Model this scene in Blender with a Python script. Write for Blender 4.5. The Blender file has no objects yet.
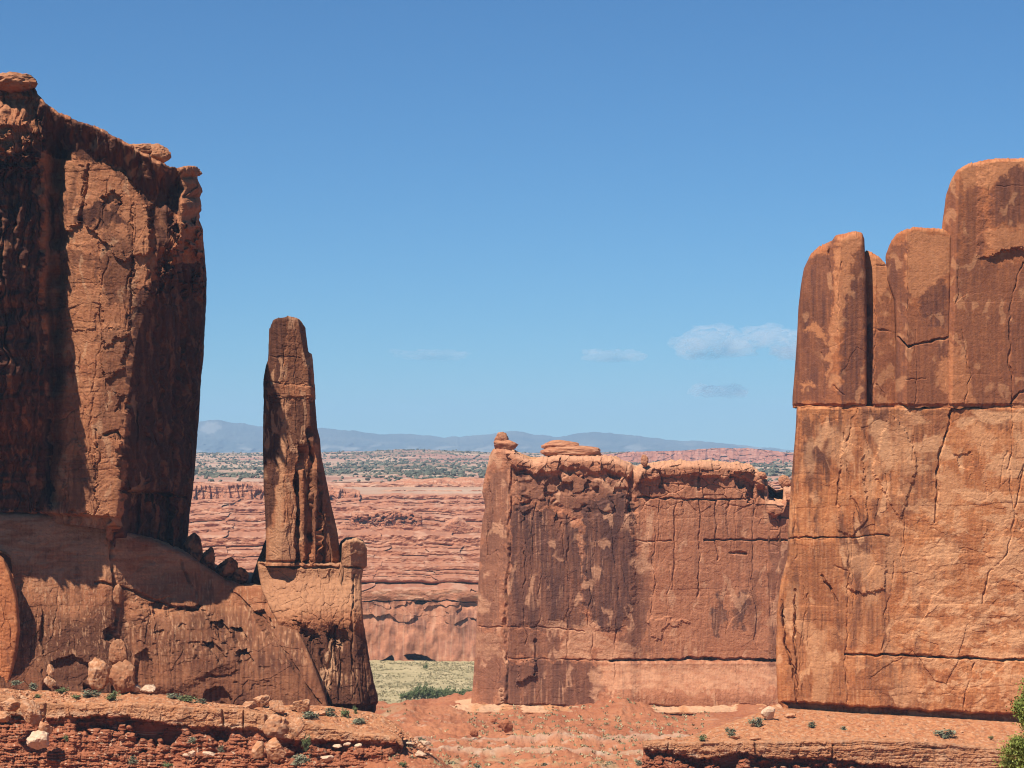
import bpy, math, random
import numpy as np

# ------------------------------------------------------------------ camera, sky, sun, exposure
S = bpy.context.scene
COL = S.collection
F = 2281.0                      # focal length in pixels of a 1024 px wide frame
HOR = 455.0                     # horizon row
ZC = 150.0                      # camera height above the valley floor (m)
cam_d = bpy.data.cameras.new('camera')
cam = bpy.data.objects.new('camera', cam_d)
COL.objects.link(cam)
cam_d.sensor_width = 36.0
cam_d.lens = F * 36.0 / 1024.0
cam_d.shift_y = (HOR - 384.0) / 1024.0
cam_d.clip_start = 1.0
cam_d.clip_end = 300000.0
cam.location = (0, 0, ZC)
cam.rotation_euler = (math.radians(90), 0, 0)
S.camera = cam

SUN_AZ = math.radians(38.0)     # to the left of straight behind the camera
SUN_EL = math.radians(56.0)
to_sun = (-math.sin(SUN_AZ) * math.cos(SUN_EL), -math.cos(SUN_AZ) * math.cos(SUN_EL), math.sin(SUN_EL))
W = bpy.data.worlds.new('World')
S.world = W
W.use_nodes = True
wn = W.node_tree.nodes
sky = wn.new('ShaderNodeTexSky')
sky.sky_type = 'NISHITA'
sky.sun_disc = False
sky.sun_elevation = SUN_EL
sky.sun_rotation = math.atan2(to_sun[0], to_sun[1])
sky.altitude = 1300.0
sky.air_density = 1.0
sky.dust_density = 0.0
sky.ozone_density = 5.0
bg = wn['Background']
bg.inputs['Strength'].default_value = 0.05
tint = wn.new('ShaderNodeMix'); tint.data_type = 'RGBA'; tint.blend_type = 'MULTIPLY'
tint.inputs['Factor'].default_value = 1.0
tint.inputs['B'].default_value = (0.57, 0.985, 1.26, 1)
W.node_tree.links.new(sky.outputs[0], tint.inputs['A'])
W.node_tree.links.new(tint.outputs['Result'], bg.inputs[0])

sun_d = bpy.data.lights.new('sun', 'SUN')
sun_d.energy = 5.0
sun_d.angle = math.radians(0.5)
sun_d.color = (1.0, 0.94, 0.85)
sun = bpy.data.objects.new('sun', sun_d)
COL.objects.link(sun)
sun.location = (-200, -100, 500)
from mathutils import Vector
sun.rotation_euler = (-Vector(to_sun)).to_track_quat('-Z', 'Y').to_euler()

S.view_settings.view_transform = 'Standard'
S.view_settings.look = 'None'
S.view_settings.exposure = 0.62
S.view_settings.gamma = 1.0
S.render.engine = 'CYCLES'
S.cycles.max_bounces = 6
S.cycles.diffuse_bounces = 1
S.cycles.volume_bounces = 4
S.cycles.use_denoising = True
S.cycles.filter_width = 1.1
HAZE_DENSITY = 3.8e-5

# ------------------------------------------------------------------ noise toolkit (numpy)
def hsh(ix, iy, seed):
    with np.errstate(over='ignore'):
        h = (ix.astype(np.int64).astype(np.uint32) * np.uint32(374761393)
             + iy.astype(np.int64).astype(np.uint32) * np.uint32(668265263)
             + np.uint32((seed * 2246822519) & 0xffffffff))
        h = (h ^ (h >> np.uint32(13))) * np.uint32(1274126177)
        h = (h ^ (h >> np.uint32(16))) * np.uint32(2246822519)
        h = h ^ (h >> np.uint32(15))
    return h.astype(np.float32) / np.float32(4294967296.0)

def pn(x, y, seed=0):
    x = np.asarray(x, np.float32); y = np.asarray(y, np.float32)
    x, y = np.broadcast_arrays(x, y)
    ix = np.floor(x); iy = np.floor(y)
    fx = x - ix; fy = y - iy
    ux = fx * fx * fx * (fx * (fx * 6 - 15) + 10)
    uy = fy * fy * fy * (fy * (fy * 6 - 15) + 10)
    def g(dx, dy):
        t = hsh(ix + dx, iy + dy, seed) * np.float32(6.2831853)
        return np.cos(t) * (fx - dx) + np.sin(t) * (fy - dy)
    n0 = g(0, 0); n1 = g(1, 0); n2 = g(0, 1); n3 = g(1, 1)
    a = n0 + ux * (n1 - n0); b = n2 + ux * (n3 - n2)
    return (a + uy * (b - a)) * 1.5

def fbm(x, y, o=4, seed=0, gain=0.5):
    r = 0; amp = 1.0; f = 1.0
    for k in range(o):
        r = r + amp * pn(x * f + 17.3 * k, y * f - 9.1 * k, seed + k * 7)
        amp *= gain; f *= 2.03
    return r

def ridged(x, y, o=3, seed=0):
    r = 0; amp = 1.0; f = 1.0
    for k in range(o):
        r = r + amp * (1 - 2 * np.abs(pn(x * f, y * f, seed + k * 5)))
        amp *= 0.5; f *= 2.1
    return r

def voro(x, y, seed=0, jit=0.9):
    """F1, F2 - F1 and a random number per cell"""
    x = np.asarray(x, np.float32); y = np.asarray(y, np.float32)
    ix = np.floor(x); iy = np.floor(y)
    f1 = np.full(x.shape, 9, np.float32); f2 = f1.copy(); idv = np.zeros(x.shape, np.float32)
    for dx in (-1, 0, 1):
        for dy in (-1, 0, 1):
            cx = ix + dx; cy = iy + dy
            px = cx + 0.5 + jit * (hsh(cx, cy, seed) - 0.5)
            py = cy + 0.5 + jit * (hsh(cx, cy, seed + 11) - 0.5)
            d = (px - x) ** 2 + (py - y) ** 2
            nearer = d < f1
            f2 = np.where(nearer, f1, np.minimum(f2, d))
            f1 = np.where(nearer, d, f1)
            idv = np.where(nearer, hsh(cx, cy, seed + 23), idv)
    f1 = np.sqrt(f1); f2 = np.sqrt(f2)
    return f1, f2 - f1, idv

def sm(e0, e1, x):
    t = np.clip((x - e0) / (e1 - e0), 0, 1)
    return t * t * (3 - 2 * t)

def lin(pts):
    xs = np.array([p[0] for p in pts], float); ys = np.array([p[1] for p in pts], float)
    o = np.argsort(xs)
    xs = xs[o]; ys = ys[o]
    return lambda q: np.interp(q, xs, ys)

def seg_d2(x, y, p, q):
    vx, vy = q[0] - p[0], q[1] - p[1]
    L = vx * vx + vy * vy + 1e-9
    t = np.clip(((x - p[0]) * vx + (y - p[1]) * vy) / L, 0, 1)
    return (x - p[0] - t * vx) ** 2 + (y - p[1] - t * vy) ** 2

def poly(a, b, pts, soft=1.0):
    """1 inside the polygon, 0 outside, ramp of width soft round the outline"""
    xs = [p[0] for p in pts]; ys = [p[1] for p in pts]
    out = np.zeros(a.shape, np.float32)
    m = (a > min(xs) - soft) & (a < max(xs) + soft) & (b > min(ys) - soft) & (b < max(ys) + soft)
    if not m.any():
        return out
    x = a[m]; y = b[m]
    ins = np.zeros(x.shape, bool); d2 = np.full(x.shape, 1e9)
    n = len(pts)
    for i in range(n):
        p, q = pts[i], pts[(i + 1) % n]
        d2 = np.minimum(d2, seg_d2(x, y, p, q))
        c = ((p[1] > y) != (q[1] > y))
        xi = (q[0] - p[0]) * (y - p[1]) / ((q[1] - p[1]) if q[1] != p[1] else 1e-9) + p[0]
        ins ^= c & (x < xi)
    d = np.sqrt(d2) * np.where(ins, 1, -1)
    out[m] = np.clip(0.5 + d / soft, 0, 1)
    return out

def line(a, b, pts, w):
    """1 on the polyline, falling to 0 at distance w"""
    xs = [p[0] for p in pts]; ys = [p[1] for p in pts]
    out = np.zeros(a.shape, np.float32)
    m = (a > min(xs) - w) & (a < max(xs) + w) & (b > min(ys) - w) & (b < max(ys) + w)
    if not m.any():
        return out
    x = a[m]; y = b[m]; d2 = np.full(x.shape, 1e9)
    for p, q in zip(pts[:-1], pts[1:]):
        d2 = np.minimum(d2, seg_d2(x, y, p, q))
    out[m] = np.clip(1 - np.sqrt(d2) / w, 0, 1)
    return out

def strata(q, seed, lo, hi, n=400, start=-200.0):
    """stack of beds of random thickness: each bed bulges and stands in or out"""
    r = np.random.RandomState(seed)
    th = lo + (hi - lo) * r.rand(n) ** 1.6
    ed = start + np.concatenate([[0], np.cumsum(th)])
    off = r.rand(n) * 2 - 1
    k = np.clip(np.searchsorted(ed, q) - 1, 0, n - 1)
    t = np.clip((q - ed[k]) / th[k], 0, 1)
    bulge = 1 - np.abs(2 * t - 1) ** 4
    return off[k] * 0.6 + bulge * 0.7 - 0.35

def vcracks(seed, a0, a1, b0, b1, n, w=(0.8, 1.6), d=(2, 6), lmin=30, lmax=160):
    """random near-vertical joints: list of (polyline, width, depth)"""
    r = random.Random(seed); out = []
    for _ in range(n):
        x = r.uniform(a0, a1); y = r.uniform(b0, b1); L = r.uniform(lmin, lmax)
        pts = []; k = max(3, int(L / 9))
        lean = r.uniform(-0.12, 0.12)
        for i in range(k + 1):
            pts.append((x, y)); y += L / k; x += lean * L / k + r.uniform(-1.6, 1.6)
        out.append((pts, r.uniform(*w), r.uniform(*d)))
    return out

def carve(a, b, cr, seed=77):
    """joints: they wander, open and close along their length"""
    d = np.zeros(a.shape, np.float32)
    x = a + 1.3 * fbm(a / 7, b / 9, 2, seed) + 2.2 * fbm(a / 30, b / 26, 2, seed + 9); y = b + 1.3 * fbm(a / 9, b / 7, 2, seed + 3) + 1.0 * fbm(a / 34, b / 30, 2, seed + 12)
    k = np.clip(0.75 + 0.9 * fbm(a / 16, b / 16, 2, seed + 6), 0.05, 1.3)
    for pts, w, dep in cr:
        kk = np.maximum(k, .5) if dep > 3.4 else k
        d = np.maximum(d, (dep if dep > 3.4 else .55 * dep) * np.clip(line(x, y, pts, w) * 1.5, 0, 1) * kk)
    return d

# ------------------------------------------------------------------ object helpers
def Pw(a, b, y):
    return (a - 512.0) * y / F, y, ZC + (HOR - b) * y / F

def tag(o, label=None, cat=None, group=None, kind=None):
    if label: o['label'] = label
    if cat: o['category'] = cat
    if group: o['group'] = group
    if kind: o['kind'] = kind
    return o

def empty(name, loc):
    o = bpy.data.objects.new(name, None)
    o.empty_display_size = 2
    o.location = loc
    COL.objects.link(o)
    return o

def build(name, V, Q, mat, attrs=None, parent=None, origin=None, midx=None, smooth=False):
    """V n x 3, Q m x 4 (or m x 3) -> one mesh object"""
    V = np.asarray(V, np.float64); Q = np.asarray(Q, np.int32)
    if parent is not None:
        org = np.array(parent.location)
        if parent.parent is not None:
            org = org + np.array(parent.parent.location)
    else:
        org = np.array(origin) if origin is not None else np.array([V[:, 0].mean(), V[:, 1].mean(), V[:, 2].min()])
    me = bpy.data.meshes.new(name)
    V = (V - org).astype(np.float32)
    k = Q.shape[1]
    me.vertices.add(len(V)); me.vertices.foreach_set('co', V.ravel())
    me.loops.add(Q.size); me.loops.foreach_set('vertex_index', Q.ravel())
    me.polygons.add(len(Q))
    me.polygons.foreach_set('loop_start', np.arange(0, Q.size, k, dtype=np.int32))
    me.polygons.foreach_set('use_smooth', np.full(len(Q), smooth, bool))
    if midx is not None:
        me.polygons.foreach_set('material_index', np.asarray(midx, np.int32))
    me.update(calc_edges=True)
    if attrs:
        for an, arr in attrs.items():
            at = me.attributes.new(an, 'FLOAT', 'POINT')
            at.data.foreach_set('value', np.ascontiguousarray(arr, np.float32).ravel())
    for m in (mat if isinstance(mat, (list, tuple)) else [mat]):
        me.materials.append(m)
    o = bpy.data.objects.new(name, me)
    COL.objects.link(o)
    if parent is not None:
        o.parent = parent
    else:
        o.location = org
    return o

def grid_quads(nr, nc, off=0, wrap=False):
    i = np.arange(nr - 1)[:, None]
    j = np.arange(nc if wrap else nc - 1)[None, :]
    j2 = (j + 1) % nc
    q = np.stack([i * nc + j, (i + 1) * nc + j, (i + 1) * nc + j2, i * nc + j2], -1)
    return q.reshape(-1, 4) + off

def rnd(x):
    x = np.clip(x, 0, 1)
    return 1 - np.sqrt(1 - (1 - x) ** 2)

def smooth_cols(M, k):
    if k <= 0: return M
    P = np.concatenate([M[:, -k:], M, M[:, :k]], 1)
    c = np.cumsum(np.concatenate([np.zeros((M.shape[0], 1)), P], 1), 1)
    return (c[:, 2 * k + 1:] - c[:, :-2 * k - 1]) / (2 * k + 1)

def loft(name, T, B, L, R, D, thick, macro, disp, attrs, mat, parent=None, du=0.8, dv=0.8,
         er=(6, 8), tr=(4, 4), inward=7.0, backtop=None, toprough=2.0, ns=22, nb=18, origin=None, topk=.35, chip=0.0):
    """A closed rock body. T/B give its top and bottom edge, L/R its flanks as seen from the viewpoint;
    macro is the relief of its front, disp the weathering pushed out along the normals all round."""
    g = D / F
    T, B, L, R = lin(T), lin(B), lin(L), lin(R)
    if chip:
        T0 = T
        T = lambda q: T0(q) + chip * (1.3 * (voro(q / 9.0 + .3 * fbm(q / 5.0, q * 0 + .3, 2, 98), q * 0 + .5, 99)[2] - .5) + .5 * fbm(q / 3.0, q * 0 + .7, 3, 96))
    aa = np.linspace(-400, 1500, 1901)
    Lm = float(np.mean([L(q) for q in np.linspace(T(500), B(500), 30)]))
    ts = np.linspace(60, 800, 300)
    Lmin, Rmax = L(ts).min(), R(ts).max()
    nu = int((Rmax - Lmin) / du) + 2
    inr = (aa > Lmin) & (aa < Rmax)
    hmax = (B(aa) - T(aa))[inr].max()
    nv = int(hmax / dv) + 2
    u = np.linspace(0, 1, nu)[None, :]; v = np.linspace(0, 1, nv)[:, None]
    a = np.broadcast_to(Lmin + u * (Rmax - Lmin), (nv, nu)).copy()
    for _ in range(10):
        b = T(a) + v * (B(a) - T(a))
        a = 0.5 * a + 0.5 * (L(b) + u * (R(b) - L(b)))
    b = T(a) + v * (B(a) - T(a))
    dl = (a - L(b)); dr = (R(b) - a); dt = b - T(a)
    back = er[1] * (rnd(dl / er[0]) + rnd(dr / er[0])) + tr[1] * rnd(dt / tr[0])
    y = D - g * (macro(a, b) - back)
    X, Y, Z = Pw(a, b, y)
    yb = D + thick
    t = (np.arange(1, ns + 1) / ns)[None, :] ** 1.2
    def side(ae, ye, be, ze, sgn):
        ys = ye[:, None] + t * (yb - ye[:, None])
        as_ = ae[:, None] - sgn * inward * t + 0 * ys
        return (as_ - 512) * ys / F, ys, np.broadcast_to(ze[:, None], ys.shape), be[:, None] + 0 * ys, ae[:, None] + sgn * (ys - ye[:, None]) / g
    r = side(a[:, -1], y[:, -1], b[:, -1], Z[:, -1], 1)
    l = side(a[:, 0], y[:, 0], b[:, 0], Z[:, 0], -1)
    l = tuple(q[:, ::-1] for q in l)
    tb = (np.arange(1, nb) / nb)[None, :]
    bk = tuple(r[k][:, -1:] + tb * (l[k][:, :1] - r[k][:, -1:]) for k in range(5))
    ui = np.clip(((1 - tb[0]) * (nu - 1)).astype(int), 0, nu - 1)
    bk = (bk[0], bk[1], np.minimum(Z[:, ui], Z[:1, ui] - 0.5 * g), b[:, ui], bk[4])
    X, Y, Z, bb, ss = (np.concatenate([p, r[k], bk[k], l[k]], 1) for k, p in enumerate((X, Y, Z, b, a)))
    Xs, Ys = smooth_cols(X, 4), smooth_cols(Y, 4)
    tx = np.roll(Xs, -1, 1) - np.roll(Xs, 1, 1); ty = np.roll(Ys, -1, 1) - np.roll(Ys, 1, 1)
    ln = np.sqrt(tx * tx + ty * ty) + 1e-6
    nx, ny = ty / ln, -tx / ln
    kf = 0.3 + 0.7 * sm(0, 6, np.minimum(dl, dr)) * (topk + (1 - topk) * sm(0, 4, dt))
    ks = np.concatenate([np.linspace(.3, .8, ns), np.full(nb - 1, .8), np.linspace(.8, .3, ns)])[None, :]
    d = disp(ss, bb) * g * np.concatenate([kf, np.broadcast_to(ks, (nv, ks.shape[1]))], 1)
    X = X + nx * d; Y = Y + ny * d
    nr, nc = X.shape
    V = [np.stack([X, Y, Z], -1).reshape(-1, 3)]
    Q = [grid_quads(nr, nc, 0, True)]
    at = attrs(ss, bb)
    A = {k: [q.reshape(-1)] for k, q in at.items()}
    # top: the rim closes towards the spine of the body
    if backtop is None:
        nt = 14
        f = (np.arange(0, nt + 1) / nt)[:, None]
        ymid = 0.5 * (Y[0].min() + Y[0].max())
        Yt = Y[0][None] * (1 - f) + ymid * f
        Xt = X[0][None] * Yt / Y[0][None]
        Zt = Z[0][None] + g * toprough * fbm(Xt / (12 * g), Yt / (12 * g), 3, 91) * np.minimum(1, 4 * f)
        rows, wrap, nct = nt + 1, True, nc
    else:
        bt, Yb, nt, yfar = backtop
        f = (np.arange(0, nt + 1) / nt)[:, None]
        bt = lin(bt); Yb = lin(Yb)
        ab = a[0][None]
        xe, ye, ze = Pw(ab, bt(ab), Yb(ab))
        Xf, Yf, Zf = X[0, :nu][None], Y[0, :nu][None], Z[0, :nu][None]
        Xt = Xf + f * (xe - Xf); Yt = Yf + f * (ye - Yf)
        Zt = Zf + f * (ze - Zf) + g * toprough * (fbm(Xt / (9 * g), Yt / (14 * g), 4, 92)) * np.minimum(1, 12 * f) * (1 - .7 * f ** 6)
        fx = (np.arange(1, 9) / 8)[:, None]
        xx, yx, zx = Pw(ab, bt(ab) + 2.5 * fx, Yb(ab) + fx * np.maximum(yfar - Yb(ab), 1))
        Xt = np.concatenate([Xt, xx]); Yt = np.concatenate([Yt, yx]); Zt = np.concatenate([Zt, zx]); f = np.concatenate([f, 1 + fx]); nt += 8
        rows, wrap, nct = nt + 1, False, nu
    off = nr * nc
    V.append(np.stack(np.broadcast_arrays(Xt, Yt, Zt), -1).reshape(-1, 3))
    q = grid_quads(rows, nct, off, wrap)[:, ::-1]
    Q.append(q)
    s_t = np.broadcast_to(ss[:1, :nct], (rows, nct))
    b_t = bb[:1, :nct] - 0.35 * np.abs(np.broadcast_to(Yt, (rows, nct)) - Y[:1, :nct]) / g
    at2 = attrs(s_t, b_t)
    if backtop is not None:
        at2['tone'] = np.clip(.5 + .5 * fbm(s_t / 7, (Yt - D) / g / 7, 4, 93), 0, 1); at2['varn_shade'] = .35 * sm(.2, .6, fbm(s_t / 9, (Yt - D) / g / 12, 4, 94))
        at2['pale'] = .35 * sm(.2, .6, fbm(s_t / 5, (Yt - D) / g / 6, 3, 95))
    for k in A:
        A[k].append(np.broadcast_to(at2[k], (rows, nct)).reshape(-1))
    A['flat'] = [np.zeros(nr * nc, np.float32), np.broadcast_to(np.minimum(1, f * 6), (rows, nct)).reshape(-1)]
    return build(name, np.concatenate(V), np.concatenate(Q), mat,
                 {k: np.concatenate(q) for k, q in A.items()}, parent, origin)

# ------------------------------------------------------------------ materials
def nt_new(name):
    m = bpy.data.materials.new(name); m.use_nodes = True
    n = m.node_tree.nodes; l = m.node_tree.links
    p = n['Principled BSDF']
    p.inputs['Roughness'].default_value = 0.95
    p.inputs['Specular IOR Level'].default_value = 0.15
    return m, n, l, p

def mixc(n, l, fac, c1, c2, mode='MIX'):
    x = n.new('ShaderNodeMix'); x.data_type = 'RGBA'; x.blend_type = mode
    for s, c in ((x.inputs['A'], c1), (x.inputs['B'], c2), (x.inputs['Factor'], fac)):
        if hasattr(c, 'links'): l.new(c, s)
        elif isinstance(c, (int, float)): s.default_value = c
        else: s.default_value = (*c, 1)
    return x.outputs['Result']

def noise_fac(n, l, scale, lo, hi, detail=4, stretch=(1, 1, 1)):
    tc = n.new('ShaderNodeTexCoord'); mp = n.new('ShaderNodeMapping')
    mp.inputs['Scale'].default_value = stretch
    l.new(tc.outputs['Object'], mp.inputs['Vector'])
    t = n.new('ShaderNodeTexNoise'); t.inputs['Scale'].default_value = scale; t.inputs['Detail'].default_value = detail
    t.inputs['Roughness'].default_value = 0.65
    l.new(mp.outputs[0], t.inputs['Vector'])
    r = n.new('ShaderNodeMapRange'); r.inputs['From Min'].default_value = lo; r.inputs['From Max'].default_value = hi
    l.new(t.outputs['Fac'], r.inputs['Value'])
    return r.outputs[0]

def attr(n, name):
    x = n.new('ShaderNodeAttribute'); x.attribute_name = name
    return x.outputs['Fac']

def rock_mat(name, base, warm, dark, pale, top, gsc=1.0):
    """sandstone: base and warm beds (tone), desert varnish and painted shade (varn), fresh pale scars (pale), weathered top (flat)"""
    m, n, l, p = nt_new(name)
    base, warm, dark, pale, top = [tuple(1.0 * q for q in c_) for c_ in (base, warm, dark, pale, top)]
    c = mixc(n, l, attr(n, 'tone'), base, warm)
    c = mixc(n, l, attr(n, 'flat'), c, top)
    c = mixc(n, l, attr(n, 'varn_shade'), c, dark)
    c = mixc(n, l, attr(n, 'pale'), c, pale)
    c = mixc(n, l, noise_fac(n, l, 0.9 * gsc, 0.32, 0.68, 5), mixc(n, l, 1.0, c, (0.84, 0.83, 0.82), 'MULTIPLY'),
             mixc(n, l, 1.0, c, (1.13, 1.13, 1.13), 'MULTIPLY'))
    l.new(c, p.inputs['Base Color'])
    bp = n.new('ShaderNodeBump'); bp.inputs['Strength'].default_value = 0.25; bp.inputs['Distance'].default_value = 0.6 / gsc
    l.new(noise_fac(n, l, 1.4 * gsc, 0.2, 0.8, 5), bp.inputs['Height'])
    l.new(bp.outputs[0], p.inputs['Normal'])
    return m

M_right = rock_mat('orange_sandstone', (0.335, 0.108, 0.038), (0.475, 0.190, 0.075), (0.120, 0.046, 0.027), (0.64, 0.34, 0.17), (0.46, 0.19, 0.08))
M_block = rock_mat('varnished_block', (0.315, 0.102, 0.039), (0.40, 0.142, 0.055), (0.118, 0.045, 0.030), (0.56, 0.26, 0.12), (0.37, 0.135, 0.052))
M_left = rock_mat('brown_sandstone', (0.245, 0.086, 0.038), (0.345, 0.145, 0.068), (0.064, 0.023, 0.014), (0.44, 0.245, 0.135), (0.40, 0.20, 0.10))  # dark tone serves both varnish and the left cliff's painted shade
M_mid = rock_mat('pink_sandstone', (0.305, 0.112, 0.055), (0.40, 0.165, 0.085), (0.098, 0.042, 0.030), (0.55, 0.29, 0.165), (0.40, 0.19, 0.085), 0.7)
M_far = rock_mat('banded_slickrock', (0.325, 0.122, 0.064), (0.42, 0.182, 0.100), (0.160, 0.070, 0.048), (0.52, 0.30, 0.19), (0.40, 0.18, 0.10), 0.4)
M_red = rock_mat('red_mudstone', (0.30, 0.094, 0.042), (0.37, 0.135, 0.062), (0.13, 0.048, 0.028), (0.54, 0.34, 0.20), (0.40, 0.165, 0.075), 1.6)
M_cap = rock_mat('tan_caprock', (0.37, 0.150, 0.066), (0.45, 0.215, 0.105), (0.14, 0.066, 0.040), (0.60, 0.43, 0.29), (0.44, 0.20, 0.09), 1.6)

# ------------------------------------------------------------------ weathering recipes (amounts in pixels of the body's own scale)
def weather(seed, slabs=2.2, slab_wh=(26, 60), fine=0.5, beds=0.6, bed=(4, 26), big=3.0, small=0.9, groove=.15):
    def f(s, b):
        wx = 7 * fbm(s / 45, b / 60, 3, seed + 1); wy = 9 * fbm(s / 50, b / 50, 3, seed + 2)
        d = big * fbm(s / 80, b / 130, 3, seed + 3)
        f1, e, i = voro((s + wx) / slab_wh[0], (b + wy) / slab_wh[1], seed + 4)
        keep = sm(-0.25, 0.35, fbm(s / 120, b / 120, 2, seed + 6))
        d = d + slabs * (i - 0.5) * keep - groove * slabs * np.clip(1 - e / 0.05, 0, 1) * keep
        f1, e, i = voro((s + 0.6 * wx) / (slab_wh[0] * .36), (b + 0.6 * wy) / (slab_wh[1] * .36), seed + 8)
        d = d + small * (i - 0.5) * (0.25 + 0.75 * sm(-0.1, 0.5, fbm(s / 60, b / 60, 2, seed + 9)))
        d = d + beds * strata(b + 0.25 * wy + 0.02 * s, seed + 5, *bed) * (0.35 + 0.65 * sm(-0.3, 0.4, fbm(s / 90, b / 40, 2, seed + 7)))
        f1, e, i = voro((s + .3 * wx) / 5.5, (b + .3 * wy) / 4.2, seed + 12)
        d = d + fine * (1.1 * (i - .5) + 0.7 * ridged(s / 11, b / 15, 2, seed + 10) * 0.6 + 0.35 * fbm(s / 2.2, b / 2.2, 2, seed + 13))
        return d
    return f

def stain(s, b, seed, amount=0.5, sw=4.0, sh=70.0):
    """desert varnish: streaks running down the face inside blotchy areas, 0..1"""
    z = .7 * fbm(s / 60, b / 80, 4, seed) + .75 * fbm(s / (2.4 * sw), b / (2.2 * sh), 4, seed + 8, .6)
    st = fbm(s / sw, b / sh, 3, seed + 3)
    return sm(0.10, 0.74, z + 0.35 * st + 0.22 * fbm(s / 5, b / 7, 4, seed + 5, .65) + (amount - 0.5) * 2)

def warpf(seed, k=4.0, w=14.0):
    return lambda a, b: (a + k * fbm(a / w, b / w, 5, seed, .62), b + k * 1.3 * fbm(a / w, b / w, 5, seed + 5, .62))

def tone_of(s, b, seed, bed=(3, 22)):
    return np.clip(0.5 + 0.3 * strata(b + 5 * fbm(s / 60, b / 60, 2, seed), seed, *bed) + 0.4 * fbm(s / 40, b / 25, 5, seed + 2, .6)
                   + 0.4 * fbm(s / 1.8, b / 45, 3, seed + 4) + 0.25 * fbm(s / 30, b / 1.6, 2, seed + 6) + .3 * fbm(s / 2.2, b / 2.2, 2, seed + 9), 0, 1)

Z0 = lambda s, b: np.zeros(np.shape(s), np.float32)
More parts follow.
